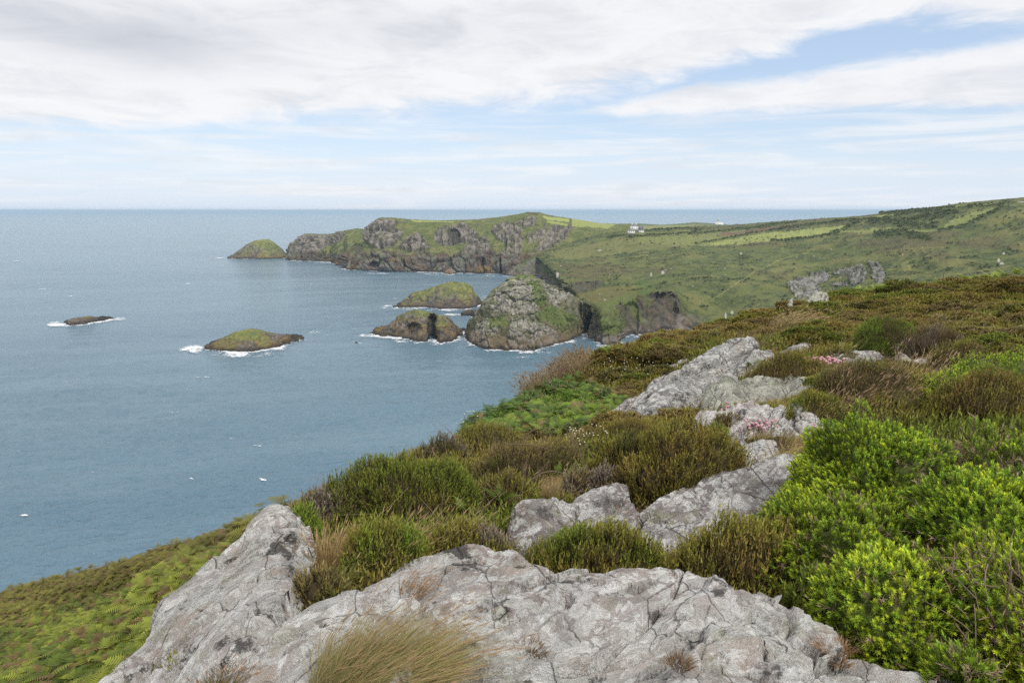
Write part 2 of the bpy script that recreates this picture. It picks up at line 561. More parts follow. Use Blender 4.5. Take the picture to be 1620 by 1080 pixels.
def finish_island(name, label, G, seed, relief, size, grass, ochre, cat, group, dark, tint, paint, mat=None):
    N = grid_normals(G)
    N[N[..., 2] < -.2] *= -1
    zt = max(G[..., 2].max(), 1)
    hz = G[..., 2] / zt
    gx, gy, gf = proj(G)
    n1 = fbm(G / size * .7, 4, seed + 5)
    soft = np.clip((hz - .35) * 1.6, 0, 1) * (N[..., 2] > .35)
    dsp = rock_relief(G, relief, size, seed) * (1 - .75 * soft * grass)
    fade = sstep(-3.9, .5, G[..., 2]) * .75 + .25
    fade *= np.where(hz > .8, .55, 1)
    G2 = G + N * (dsp * fade)[..., None]
    N2 = grid_normals(G2); N2[N2[..., 2] < -.2] *= -1
    slope = N2[..., 2]
    g = sstep(.0, .5, grass - .5 + (hz - .55) * 1.1 + (slope - .55) * .8 + n1 * .9)
    n2 = fbm(G2 / size * 2.2, 3, seed + 9); n3 = fbm(G2 / size * 5, 3, seed + 12)
    c = lerp(ROCKD * 1.25, ROCKB, sstep(-.4, .5, n2))
    c = lerp(c, ROCKG * .9, sstep(.0, .55, n3 + .15) * .8 * sstep(.1, .4, hz))
    c = lerp(c, OCHRE, sstep(.55 - ochre, .95 - ochre, n1 * .6 + .3 + n2 * .3) * .75)
    gc = lerp(GRASS, GRASSY, sstep(-.3, .4, n2)); gc = lerp(gc, SCRUB, sstep(.1, .5, n3) * .6)
    c = lerp(c, gc, g)
    wet = sstep(3.2 + n2 * 1.8, .8 + n2 * 1.2, G2[..., 2])
    c = lerp(c, WET_AND_SHADE, wet * .9)
    if paint is not None:
        c, G2 = paint(c, G2, gx, gy, hz, n1, n2, n3, slope, wet)
    c = c * np.array(tint) * dark
    o = mk(name, G2, grid_faces(*G2.shape[:2])[:, ::1], mat or M_ISLE, col=c.reshape(-1, 3))
    tag(o, label, cat, group)
    FOAMED.append((G[1], seed))
    return o
FOAMED = []

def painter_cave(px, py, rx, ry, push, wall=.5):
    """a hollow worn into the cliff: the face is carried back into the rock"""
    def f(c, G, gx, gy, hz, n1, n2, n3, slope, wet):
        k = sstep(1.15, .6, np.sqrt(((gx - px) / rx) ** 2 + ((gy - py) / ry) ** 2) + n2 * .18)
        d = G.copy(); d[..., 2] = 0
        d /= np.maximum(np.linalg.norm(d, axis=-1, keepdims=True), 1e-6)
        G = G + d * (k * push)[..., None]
        return lerp(c, WET_AND_SHADE * 1.3, k * wall), G  # inner shade of the hollow painted over the rock colour
    return f

island('rocky_island', 'low dome island turfed brown green off the headland tip', [(360, 408.9), (400, 409.6), (430, 409.2), (458, 407.9)],
       [(360, 408.2), (373, 399), (390, 386.6), (404, 380.3), (424, 378), (435, 384), (447, 394), (457.8, 406.5)], 95, 3, 2.2, 16, .80, .35)
island('rocky_island', 'larger mossy island with a wide rounded back behind the arched islet', [(621.5, 488), (645, 487), (663, 487.3), (695, 489), (734, 489.4), (754, 486.5), (764, 480.5)],
       [(621.5, 487.3), (632, 479), (648, 471.5), (654, 464), (675, 457.6), (695.6, 449.5), (715, 444.8), (737, 447), (747.4, 452.4), (751, 462.6), (763.8, 479.8)], 70, 11, 2.3, 11, .78, .28)
def arched(c, G, *a):
    c, G = painter_cave(684, 522, 7.5, 26, 16, .8)(c, G, *a)
    return painter_cave(655, 520, 14, 10, 7, .4)(c, G, *a)
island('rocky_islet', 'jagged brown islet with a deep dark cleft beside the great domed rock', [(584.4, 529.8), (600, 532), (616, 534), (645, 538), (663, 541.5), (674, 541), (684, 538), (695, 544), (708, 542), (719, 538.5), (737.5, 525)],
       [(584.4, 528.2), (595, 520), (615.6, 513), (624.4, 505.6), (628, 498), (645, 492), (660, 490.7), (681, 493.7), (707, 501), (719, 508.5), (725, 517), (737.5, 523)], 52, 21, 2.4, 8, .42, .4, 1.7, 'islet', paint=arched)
island('rocky_islet', 'lone islet with a green cap and black skirt of rock, surf at its left end', [(322, 555), (345, 556.2), (358, 557), (379, 558.2), (410, 555), (441, 551), (463, 542.4), (481, 537.6)],
       [(322, 553.6), (326, 548), (336, 543.4), (358, 532.6), (367, 527), (383, 521.8), (398, 519.3), (413.5, 521), (427, 525.8), (444, 529.5), (461, 533.5), (481, 536.6)], 52, 33, 1.7, 8, .66, .5, 1.8, 'islet')
island('rocky_islet', 'smallest flat brown skerry alone at the far left of the bay', [(102, 512), (109.4, 515.8), (132.6, 514.3), (157, 509.8), (180, 505)],
       [(102, 510.5), (106, 506), (117, 502.7), (139, 500.8), (154, 502.7), (180, 504)], 34, 41, 1.3, 6, .10, .12, 1.8, 'islet', nu=110, nv=40, tint=(1, .92, .9))
island('sea_rock', 'black wave washed rock tucked between the mossy island and the domed rock', [(730, 500), (745, 501), (752, 503), (760, 497)],
       [(730, 494.5), (738, 490), (748, 489.5), (756, 490.5), (760, 494)], 22, 51, 1.2, 5, .0, .0, 1.6, 'rock', nu=60, nv=30, dark=.6)
island('sea_rock', 'tiny black rock awash in open water near the cleft islet', [(560.5, 543), (563, 543.6), (567, 543)],
       [(560.5, 542.2), (563, 540.2), (565, 540.5), (567, 542.3)], 5, 57, .25, 2, .0, .0, 1.6, 'rock', nu=30, nv=16, dark=.6)
island('boulder', 'pale tan boulder standing at the foot of the headland cliffs', [(702.5, 433), (712, 434.6), (721, 433.2)],
       [(702.5, 430), (706, 426.5), (712, 425.2), (718, 427), (721, 431)], 22, 61, 1.1, 6, .0, .3, 1.5, 'boulder', nu=50, nv=30, tint=(1.5, 1.35, 1.2))

# the great domed rock in front of the hill
DM_ROCK = [[(770, 478), (800, 443), (823, 434), (850, 440), (905, 468), (880, 482), (862, 470), (850, 474), (858, 497), (838, 499), (800, 492), (778, 490)],
           [(812, 498), (850, 508), (880, 520), (885, 548), (850, 556), (800, 553), (805, 520)], [(750, 508), (778, 500), (790, 520), (775, 548), (742, 540)]]
DM_GREEN = [[(838, 448), (855, 445), (868, 470), (862, 492), (850, 480)], [(765, 505), (800, 500), (808, 515), (780, 520)], [(850, 495), (885, 480), (905, 500), (917, 525), (895, 535), (880, 515), (855, 505)],
            [(820, 434), (845, 436), (835, 442), (815, 443)]]
def dinas(c, G, gx, gy, hz, n1, n2, n3, slope, wet):
    wx = gx + n2 * 7; wy = gy + n3 * 6
    r = np.zeros(gx.shape); g = np.zeros(gx.shape)
    for p in DM_ROCK: r = np.maximum(r, inpoly(wx, wy, p))
    for p in DM_GREEN: g = np.maximum(g, inpoly(gx + n3 * 9, gy + n2 * 6, p))
    led = np.mod(G[..., 2] / 5.0 + n1 * 1.2 + n2 * .9 + n3 * .5, 1.0)
    d = G.copy(); d[..., 2] = 0; d /= np.maximum(np.linalg.norm(d, axis=-1, keepdims=True), 1e-6)
    rel = fbm(G / np.array([5, 5, 11]), 4, 78)
    G = G + d * (r * (led - .35) * 1.0 * sstep(.06, .2, hz) + sstep(.06, .2, hz) * rel * 4.2)[..., None]
    cc = np.clip(.5 + 1.1 * fbm(G / np.array([2.2, 2.2, 3.2]), 4, 79), 0, 1)
    rk = lerp(ROCKG * .75, ROCKG * 1.55, cc) * np.array((1.0, .99, .92))
    rk = lerp(rk, ROCKD * 1.2, np.maximum(sstep(.86, .98, led) * .55 * sstep(-.3, .2, n3), sstep(.5, .85, ridged(G / np.array([3, 3, 6]), 3, 80)) * .8))
    rk = lerp(rk, GRASS * .8, sstep(.05, .35, n3 + .12 * n1) * .75)
    base = lerp(c, GRASS * .95, .35)
    c2 = lerp(base, rk, r * .92)
    gg = lerp(GRASS * 1.0, np.array((.085, .125, .028)), sstep(-.2, .3, n3))
    c2 = lerp(c2, gg, g * .85)
    low = sstep(.30, .10, hz)
    c2 = lerp(c2, lerp(ROCKB, np.array((.2, .13, .085)), sstep(-.2, .4, n3)), low * .6)
    c2 = lerp(c2, WET_AND_SHADE, wet * .85)
    return c2, G
island('domed_sea_rock', 'great domed grey rock with stepped ledges joined to the hill by a neck',
       [(738, 533), (742, 543), (750, 549), (770, 553), (803, 555.5), (847, 556.5), (863, 550.5), (880, 546), (897, 542), (912, 534), (920, 528)],
       [(738, 526), (742, 511), (757, 489), (773, 469), (787, 453), (800, 440), (823, 432.5), (843, 434.5), (860, 442.5), (880, 452.5), (903, 464.5), (920, 478)],
       86, 71, 3.4, 15, .30, .15, 1.55, 'rock', nu=330, nv=190, ridge_at=.62, paint=dinas)

# ---- the long headland across the bay
pxs = np.linspace(452, 1012, 640)
WL = [(452, 411), (494, 413.8), (520, 414.5), (536, 419.5), (544, 421), (550, 427), (592, 428.8), (630, 430), (666, 431), (702, 431.8), (755, 433), (796, 434), (1012, 436)]
SKY = [(452, 402), (457.5, 391), (467, 379.6), (482, 370), (518, 370.7), (530, 369.3), (547, 364.8), (565, 361.9), (577, 363.5), (582, 359), (592, 350.9), (602, 345.6), (624, 346), (651, 348.5), (696, 350),
       (755, 348.5), (790, 345), (820, 340.5), (835, 337.3), (853, 337.3), (867, 341.7), (907, 347.7), (947, 354), (973, 355), (1012, 355.5)]
A = row(pxs, WL, z=0)
YS = [(452, 1440), (500, 1440), (560, 1400), (600, 1290), (700, 1260), (835, 1290), (1012, 1420)]
S = row(pxs, SKY, YS)
def mixrow(t, h, bulge=0.0):
    P = A * (1 - t) + S * t
    P[:, 2] = A[:, 2] * (1 - h) + S[:, 2] * h
    return P
rows = [A + np.array([0, -1, -4]), A, mixrow(.10, .27), mixrow(.24, .45), mixrow(.42, .63), mixrow(.66, .84), S]
B1 = S.copy(); B1[:, 1] += 60; B1[:, 0] *= B1[:, 1] / S[:, 1]; B1[:, 2] -= 5
B2 = S.copy(); B2[:, 1] += 220; B2[:, 0] *= B2[:, 1] / S[:, 1]; B2[:, 2] = -5
G = crom(rows + [B1, B2], [3, 40, 30, 32, 36, 44, 6, 6])
N = grid_normals(G); N[N[..., 2] < -.2] *= -1
gx, gy, _ = proj(G)
def zA(L): return [(340 + a / 3.375, 310 + b / 3.375) for a, b in L]
def zE(L): return [(540 + a / 4.5, 320 + b / 4.5) for a, b in L]
HR = [zE([(175, 190), (250, 125), (330, 120), (420, 130), (380, 190), (440, 190), (420, 250), (330, 330), (250, 330), (150, 260)]),
      zE([(400, 300), (470, 260), (560, 245), (620, 280), (635, 345), (540, 340), (430, 340)]),
      zE([(655, 250), (690, 200), (760, 185), (880, 175), (960, 200), (970, 240), (870, 290), (700, 300)]),
      zE([(860, 310), (940, 250), (1030, 245), (1080, 310), (1050, 420), (930, 440), (850, 380)]),
      zE([(1065, 200), (1100, 160), (1180, 145), (1290, 200), (1300, 270), (1200, 305), (1110, 270)]),
      zE([(1140, 360), (1260, 260), (1300, 290), (1270, 360), (1140, 420)]),
      zE([(1220, 145), (1300, 140), (1400, 135), (1390, 170), (1290, 175)]),
      zE([(1320, 250), (1390, 190), (1460, 175), (1440, 240), (1340, 300)]),
      zE([(1370, 320), (1480, 200), (1620, 190), (1620, 250), (1480, 330)]),
      zA([(400, 270), (470, 210), (600, 205), (640, 250), (520, 300), (400, 320)]), zA([(590, 215), (700, 195), (680, 240), (600, 245)])]
n1 = fbm(G / 22, 4, 3); n2 = fbm(G / 9, 3, 8); n3 = fbm(G / 4, 3, 13)
rk = np.zeros(gx.shape)
for p in HR: rk = np.maximum(rk, inpoly(gx + n2 * 5, gy + n3 * 3 + n2 * 2, p))
hz = np.clip(G[..., 2] / np.interp(gx, pxs, S[:, 2]), 0, 1.2)
belt = sstep(.42, .30, hz + n2 * .12)
rockm = np.maximum(rk, belt)
soft = sstep(.0, 1, rockm)
dsp = rock_relief(G, 12.0, 30, 4, .6) * (.25 + .75 * soft) + soft * 2.2
fade = sstep(-4, 2, G[..., 2]) * np.where(gy < 0, 1, 1)
top = sstep(.9, 1.0, hz)
behind = np.zeros(G.shape[:2]); behind[-12:] = 1
fade = fade * (1 - .8 * np.maximum(top, behind))
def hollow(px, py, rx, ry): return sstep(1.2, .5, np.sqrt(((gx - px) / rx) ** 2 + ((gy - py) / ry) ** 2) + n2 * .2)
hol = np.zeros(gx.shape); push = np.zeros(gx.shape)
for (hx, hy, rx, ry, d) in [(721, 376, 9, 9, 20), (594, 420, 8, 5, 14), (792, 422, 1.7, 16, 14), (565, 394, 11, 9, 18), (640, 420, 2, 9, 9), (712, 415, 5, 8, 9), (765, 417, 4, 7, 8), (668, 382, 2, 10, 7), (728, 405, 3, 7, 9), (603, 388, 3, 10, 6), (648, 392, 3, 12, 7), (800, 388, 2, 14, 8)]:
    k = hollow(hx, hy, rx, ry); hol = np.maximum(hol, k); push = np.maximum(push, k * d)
away = G * np.array([1, 1, 0]); away /= np.linalg.norm(away, axis=-1, keepdims=True)
G2 = G + N * (dsp * fade)[..., None] + away * push[..., None]
sl = grid_normals(G2)[..., 2]
cc = np.clip(.5 + 1.0 * fbm(G2 / np.array([6, 6, 9]), 4, 52), 0, 1)
rc = lerp(ROCKG * .60, ROCKG * 1.18, cc) * np.array((1.04, .96, .87)); rc = lerp(rc, ROCKD, sstep(.22, .62, ridged(G2 / np.array([8, 8, 20]), 3, 53)) * .85)
rc = lerp(rc, GRASS * .8, sstep(.12, .4, n3 + n1 * .3) * .55)
bc = lerp(ROCKB * .85, ROCKG * .75, sstep(-.2, .4, n2)); bc = lerp(bc, OCHRE, sstep(.0, .5, n1 + .25 * n3) * .6 * sstep(.45, .2, hz)); bc = lerp(bc, ROCKD, sstep(.05, .4, n3) * .6)
bc = lerp(bc, GRASS * .8, sstep(.1, .4, n2 + (hz - .25)) * .5)
gc = lerp(GRASS * .85, GRASSY * .85, sstep(-.2, .5, n2)); gc = lerp(gc, SCRUB, sstep(.0, .5, n3 - n1 * .2) * .7)
c = lerp(gc, rc, rk); c = lerp(c, bc, belt)
for p, col in [(zE([(1430, 95), (1620, 120), (1620, 140), (1460, 125)]), FIELD * 1.05), (zE([(1450, 138), (1500, 135), (1620, 150), (1620, 172), (1520, 165)]), FIELD * .95),
               (zE([(490, 125), (800, 138), (800, 143), (520, 140)]), FIELD * 1.0), ([(905, 346), (975, 355), (960, 362), (905, 356)], FIELD * .95), (zE([(1320, 70), (1400, 75), (1400, 92), (1325, 85)]), HEATHB * .9)]:
    c = lerp(c, col, inpoly(gx, gy + n3 * 1.0, p) * .9)
for pt, rr_ in [((767, 427), (13, 6)), ((745, 428), (6, 3)), ((560, 424), (10, 3))]:
    k = sstep(1.2, .7, np.hypot((gx - pt[0]) / rr_[0], (gy - pt[1]) / rr_[1]) + n3 * .3); c = lerp(c, OCHRE * 1.25, k * .7)
c = lerp(c, ROCKD * .8, hol * .6)  # shade of the recesses darkened into the cliff colour
c = lerp(c, WET_AND_SHADE, sstep(4.5 + n2 * 2, 1.5, G2[..., 2]) * .8)
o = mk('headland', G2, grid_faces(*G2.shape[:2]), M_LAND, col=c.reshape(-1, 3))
tag(o, 'long cliffed headland of grey crags and turf across the bay', 'headland', kind='structure')
FOAMED.append((A, 5))

# ---- the wide green hill and its valley
pxs = np.linspace(796, 1760, 1000)
def rp(pts): return [(a, b) for a, b in pts]
W0 = [(796, 437.4), (830, 438), (853, 438.6), (866, 448), (880, 464), (903, 497), (917, 524), (930, 533), (940, 539), (953, 546.7), (967, 548.6), (983, 545.3), (989, 537), (996, 531), (1010, 530), (1030, 528.5), (1046, 527), (1080, 526), (1150, 522), (1300, 500), (1500, 480), (1760, 470)]
R0 = row(pxs, W0, z=0)
_k = sstep(1100, 1200, pxs)[:, None]
_Y = np.interp(pxs, [1100, 1300, 1500, 1760], [575, 535, 455, 395]); _d = ray(pxs, np.full(len(pxs), 500.0))
R0 = R0 * (1 - _k) + _k * np.stack([_d[:, 0] / _d[:, 1] * _Y, _Y, np.interp(pxs, [1100, 1300, 1500, 1760], [0, 4, 12, 18])], -1)
R1 = row(pxs, [(796, 436), (806, 428), (820, 418), (847, 405), (858, 417), (866, 426), (880, 446), (903, 467), (925, 479), (940, 482), (955, 486), (968, 487), (980, 489), (990, 480), (1010, 470), (1033, 463), (1050, 461), (1066, 466), (1077, 476), (1090, 494), (1150, 500), (1300, 485), (1500, 470), (1760, 460)],
         np.minimum(R0[:, 1] + np.interp(pxs, [796, 850, 880, 920, 960, 1000, 1050, 1100, 1760], [30, 60, 40, 24, 30, 52, 55, 60, 40]), 2000))
R2 = row(pxs, [(796, 435.6), (806, 427), (820, 417), (847, 404), (870, 424), (885, 440), (905, 455), (925, 462), (960, 463), (990, 462), (1020, 456), (1050, 450), (1100, 455), (1200, 452), (1300, 455), (1400, 440), (1600, 420), (1760, 415)],
         [(796, 1040), (847, 1090), (880, 760), (905, 640), (960, 640), (1050, 680), (1100, 660), (1300, 690), (1500, 600), (1760, 540)])
R3 = row(pxs, [(796, 435.3), (806, 426), (820, 416.4), (847, 403), (870, 408), (885, 418), (905, 424), (925, 428), (960, 434), (1000, 432), (1050, 428), (1100, 428), (1200, 425), (1300, 428), (1400, 415), (1600, 400), (1760, 395)],
         [(796, 1055), (847, 1110), (880, 930), (905, 850), (960, 780), (1050, 780), (1100, 760), (1300, 760), (1500, 640), (1760, 590)])
R4 = row(pxs, [(796, 435), (806, 425.5), (820, 416), (847, 402), (870, 396.5), (890, 397), (907, 400), (930, 402), (960, 404), (1000, 400), (1050, 395), (1100, 394), (1200, 388), (1300, 386), (1400, 376), (1620, 362), (1760, 352)],
         [(796, 1070), (847, 1130), (870, 1080), (907, 1010), (960, 960), (1050, 940), (1160, 960), (1260, 900), (1400, 800), (1620, 680), (1760, 640)])
S = row(pxs, [(796, 434.8), (806, 425), (820, 415.5), (847, 401), (870, 392), (890, 387), (920, 379), (953, 371), (980, 368), (1005, 364.8), (1040, 362.6), (1070, 360.5), (1100, 359.2), (1140, 357.5), (1166, 356), (1213, 352.5), (1268, 349), (1311, 346), (1355, 343), (1398, 338.6), (1429, 335.5), (1460, 331), (1521, 323), (1567, 318.5), (1613, 314.5), (1680, 312), (1760, 315)],
        [(796, 1090), (847, 1160), (870, 1150), (907, 1130), (960, 1160), (1005, 1190), (1070, 1230), (1160, 1290), (1260, 1160), (1355, 1060), (1460, 960), (1620, 820), (1760, 760)])
B1 = S.copy(); B1[:, :2] *= 1.08; B1[:, 2] -= 9
B2 = S.copy(); B2[:, :2] *= 1.35; B2[:, 2] = -5
G = crom([R0 + np.array([0, -1, -4]), R0, R1, R2, R3, R4, S, B1, B2], [3, 70, 34, 36, 40, 46, 5, 5])
N = grid_normals(G); N[N[..., 2] < -.2] *= -1
gx, gy, _ = proj(G)
n1 = fbm(G / 30, 4, 23); n2 = fbm(G / 10, 4, 28); n3 = fbm(G / 3.6, 3, 33); n0 = fbm(G / 90, 3, 41)
vv = np.zeros(G.shape[:2]); vv[:] = np.arange(G.shape[0])[:, None]
cliff = sstep(74, 66, vv + n2 * 6)                                   # the sea cliffs: the first span
cliff *= sstep(1130, 1085, gx)
neckgreen = inpoly(gx + n2 * 4, gy + n3 * 4, [(940, 480), (1000, 462), (1012, 490), (1022, 518), (990, 535), (966, 532), (945, 515)])
def zG(L): return [(840 + a / 5.4, 420 + b / 5.4) for a, b in L]
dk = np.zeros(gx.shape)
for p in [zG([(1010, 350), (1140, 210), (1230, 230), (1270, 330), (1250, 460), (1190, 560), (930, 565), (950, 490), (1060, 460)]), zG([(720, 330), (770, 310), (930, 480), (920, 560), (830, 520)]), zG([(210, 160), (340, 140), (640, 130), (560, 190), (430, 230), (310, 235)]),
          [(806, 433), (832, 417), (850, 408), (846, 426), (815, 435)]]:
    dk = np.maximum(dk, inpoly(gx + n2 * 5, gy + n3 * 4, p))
def zH(L): return [(1220 + a / 4.05, 320 + b / 4.05) for a, b in L]
crag = np.zeros(gx.shape)
for p in [zH([(100, 510), (220, 460), (330, 435), (390, 460), (300, 520), (330, 560), (180, 612), (130, 570)]), zH([(390, 450), (430, 415), (500, 405), (580, 395), (610, 420), (600, 510), (510, 530), (490, 470)]), zH([(610, 368), (680, 385), (730, 440), (740, 500), (690, 520), (640, 480), (650, 430)]), zH([(380, 515), (480, 505), (500, 540), (400, 540)])]:
    crag = np.maximum(crag, inpoly(gx + n3 * 3, gy + n3 * 3, p))
cragbase = inpoly(gx + n2 * 4, gy + n2 * 3, zH([(90, 520), (250, 430), (500, 390), (620, 360), (720, 390), (750, 500), (500, 560), (170, 620)]))
rk = np.maximum(np.maximum(cliff, dk), np.maximum(crag, cragbase * .6))
dsp = rock_relief(G, 4.4, 17, 14, .55) * rk + (1 - rk) * (n1 * 2.6 + n2 * 1.4 + n3 * .75)
fade = sstep(-4, 2, G[..., 2]); fade[-12:] *= .3
hz_top = sstep(236, 246, vv)
fade *= (1 - .65 * hz_top)
away = G * np.array([1, 1, 0]); away /= np.linalg.norm(away, axis=-1, keepdims=True)
def hol(px, py, rx, ry, nn=.2): return sstep(1.15, .75, np.sqrt(np.abs((gx - px) / rx) ** 2.6 + np.abs((gy - py) / ry) ** 2.6) ** .8 + n2 * nn)
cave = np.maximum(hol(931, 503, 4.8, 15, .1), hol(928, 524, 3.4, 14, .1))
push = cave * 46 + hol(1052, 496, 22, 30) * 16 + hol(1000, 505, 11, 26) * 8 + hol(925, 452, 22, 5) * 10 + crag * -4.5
N_h = N.copy()
G2 = G + N * (dsp * fade)[..., None] + away * push[..., None]
e1, e2, cc = worley(G2 / np.array([4.5, 4.5, 9]) + n3[..., None] * .4, 6)
gr = lerp(GRASS * .82, GRASSY * .72, sstep(-.25, .35, n1 + .4 * n2)); gr = lerp(gr, SCRUB * 1.1, sstep(-.06, .14, n2 + .4 * n3 - .25 * n0) * .95); gr = lerp(gr, HEATHB * .8, sstep(.05, .4, n0 + .5 * n1) * .5)
gr = lerp(gr, GRASSY, sstep(.15, .5, n3 + n1 * .3) * .35)
# yellower turf on the neck, broad brighter slopes, walled fields along the top
for p, col, k in [([(903, 468), (960, 452), (1010, 455), (1020, 470), (975, 482), (940, 478)], np.array((.15, .135, .045)), .7),
                  ([(860, 400), (1000, 372), (1130, 372), (1150, 384), (1000, 398), (900, 410)], GRASSY * .95, .55),
                  ([(1010, 440), (1040, 446), (1020, 480), (1005, 470)], np.array((.08, .13, .03)), .6),
                  ([(1010, 369), (1160, 362), (1240, 372), (1130, 390), (1010, 386)], FIELD * .75, .5),
                  (zH([(0, 195), (530, 142), (420, 205), (250, 225), (0, 248)]), FIELD * .98, .95), ([(1110, 388), (1230, 366), (1222, 382), (1170, 386)], FIELD * .95, .9),
                  (zH([(-330, 205), (200, 140), (180, 165), (-100, 195), (-330, 215)]), BROWNF, .9),
                  (zH([(300, 132), (720, 80), (860, 72), (760, 95), (520, 118)]), FIELD * .95, .85), (zH([(980, 45), (1470, 0), (1460, 20), (1100, 52)]), FIELD * .95, .85),
                  (zH([(1190, 90), (1420, 35), (1440, 55), (1260, 140), (1130, 170), (830, 180), (640, 190), (540, 205), (840, 195), (1080, 180), (1100, 150)]), FIELD * .85, .75),
                  (zH([(420, 190), (640, 165), (840, 170), (830, 182), (560, 195)]), FIELD * .85, .8),
                  (zH([(1430, 90), (1620, 20), (1620, 90), (1480, 150), (1380, 160)]), GRASSY * .95, .6), (zH([(0, 420), (300, 380), (700, 330), (900, 290), (880, 320), (700, 370), (300, 400), (0, 450)]), GRASSY * .9, .5),
                  (zH([(820, 380), (880, 370), (900, 440), (870, 470)]), GRASSY * 1.1, .55), (zH([(850, 300), (1100, 280), (1120, 310), (900, 345)]), GRASSY * .9, .45)]:
    gr = lerp(gr, lerp(col, col * .75, sstep(-.1, .5, n3)), inpoly(gx + n3 * 2.5, gy + n3 * 1.6, p) * k)
# hedge banks and gorse lines between the fields
def line(pts, w):
    d = np.full(gx.shape, 1e9)
    for (ax, ay), (bx, by) in zip(pts[:-1], pts[1:]):
        L2 = (bx - ax) ** 2 + (by - ay) ** 2
        tt = np.clip(((gx - ax) * (bx - ax) + (gy - ay) * (by - ay)) / L2, 0, 1)
        d = np.minimum(d, np.hypot(gx - ax - tt * (bx - ax), (gy - ay - tt * (by - ay)) * 1.3))
    return sstep(w * 1.3, w * .5, d + n3 * w * .9)
hedge = np.zeros(gx.shape)
for pts, w in [(zH([(0, 180), (210, 150), (560, 118), (700, 105), (860, 78)]), 2.2), (zH([(330, 222), (450, 180), (560, 135)]), 2.4), (zH([(0, 250), (250, 228), (420, 208)]), 2.0), (zH([(700, 72), (900, 58), (1460, 22)]), 1.8), (zH([(860, 68), (1180, 70), (1180, 55)]), 2.2), (zH([(1080, 185), (1250, 145), (1440, 60), (1500, 15)]), 2.6),
               (zH([(640, 130), (860, 120), (1170, 75)]), 5.5), (zH([(830, 150), (1050, 150)]), 4.5), (zH([(680, 210), (840, 195), (1000, 235)]), 6), ([(1090, 372), (1180, 362), (1260, 352)], 1.6), ([(1010, 366), (1110, 362)], 1.2), ([(960, 376), (1060, 372), (1110, 366)], 1.3), ([(1100, 386), (1150, 378), (1240, 362)], 1.2)]:
    hedge = np.maximum(hedge, line(pts, w))
gr = lerp(gr, SCRUB, hedge * .9)
G2[..., 2] += hedge * (2.0 + n3 * 1.2) * (1 - .4 * hz_top)
track = line([(1130, 472), (1160, 452), (1195, 430), (1240, 408), (1282, 398)], 1.2) * sstep(-.2, .2, n3 + .1)
gr = lerp(gr, GRASSY * 1.35, track * .7)
wall = lerp(ROCKD * 1.1, ROCKB * .75, sstep(-.3, .4, n3)); wall = lerp(wall, GRASS * .8, sstep(-.1, .3, n2 + .15) * .7)
spur = sstep(912, 900, gx)
wall = lerp(wall, lerp(ROCKG * .62, ROCKG * 1.0, np.clip(.5 + fbm(G2 / np.array([6, 6, 12]), 4, 47), 0, 1)), spur * .8); wall = lerp(wall, GRASS * .9, spur * np.maximum(sstep(-.05, .25, n2 + .2) * .6, sstep(852, 862, gx) * .85))
lowr = lerp(ROCKB, ROCKG * .85, cc); lowr = lerp(lowr, OCHRE * .9, sstep(.1, .5, n2) * .3)
lowk = cliff * sstep(11, 5, G2[..., 2] + n2 * 5)
wall = lerp(wall, lowr, lowk)
c = lerp(gr, wall, cliff * .95)
c = lerp(c, lerp(GRASS * .95, np.array((.09, .125, .03)), sstep(-.2, .3, n3)), neckgreen * .75 * sstep(4, 10, G2[..., 2]))
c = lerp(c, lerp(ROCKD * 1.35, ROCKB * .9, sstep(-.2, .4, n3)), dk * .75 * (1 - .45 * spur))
cr = lerp(ROCKG * .7, ROCKG * 1.35, np.clip(.5 + fbm(G2 / np.array([3, 3, 7]), 4, 44), 0, 1)); cr = lerp(cr, ROCKD, sstep(.18, .55, ridged(G2 / np.array([5, 5, 22]), 3, 45)) * .85); cr = lerp(cr, GRASS, sstep(.15, .4, n3) * .6)
c = lerp(c, cr, crag * .95)
# bare stones here and there on the slope
st1, st2, sc = worley(G2 / 9.0, 91)
c = lerp(c, ROCKG * 1.4, ((sc > .93) & (st1 < .14 + .05 * n3) & (gy > 385) & (cliff < .1)) * .9)
for (sx, sy, ra, rb) in [(1030, 433, 1.5, 3), (1049, 431, 2.6, 2.2), (1053, 427, 1.6, 1.0), (1148, 500, 1.3, 7), (1158, 494, 2, 3), (1580, 410, 2.2, 2.5), (1585, 416, 3, 2.5), (1588, 401, 2.5, 1.5), (1172, 400, 1.5, 1.5), (949, 396, 3, 1.3), (882, 436, 2, 4), (1615, 319, 5, 1.2)]:
    c = lerp(c, ROCKG * 1.7, sstep(1.2, .8, np.hypot((gx - sx) / ra, (gy - sy) / rb) + n3 * .5) * .85)
c = lerp(c, WET_AND_SHADE, np.maximum(cave * .9, sstep(3.2 + n2 * 1.5, 1.0, G2[..., 2]) * sstep(1150, 1100, gx) * .8))  # cave shade painted in, plus the wet band along the waterline
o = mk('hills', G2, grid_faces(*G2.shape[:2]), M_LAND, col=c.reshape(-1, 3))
tag(o, 'wide green hill of rough pasture with walled fields on top', 'hills', kind='structure')
FOAMED.append((R0[(pxs > 898) & (pxs < 1050)], 6))
FOAMED.append((R0[pxs < 862], 7))

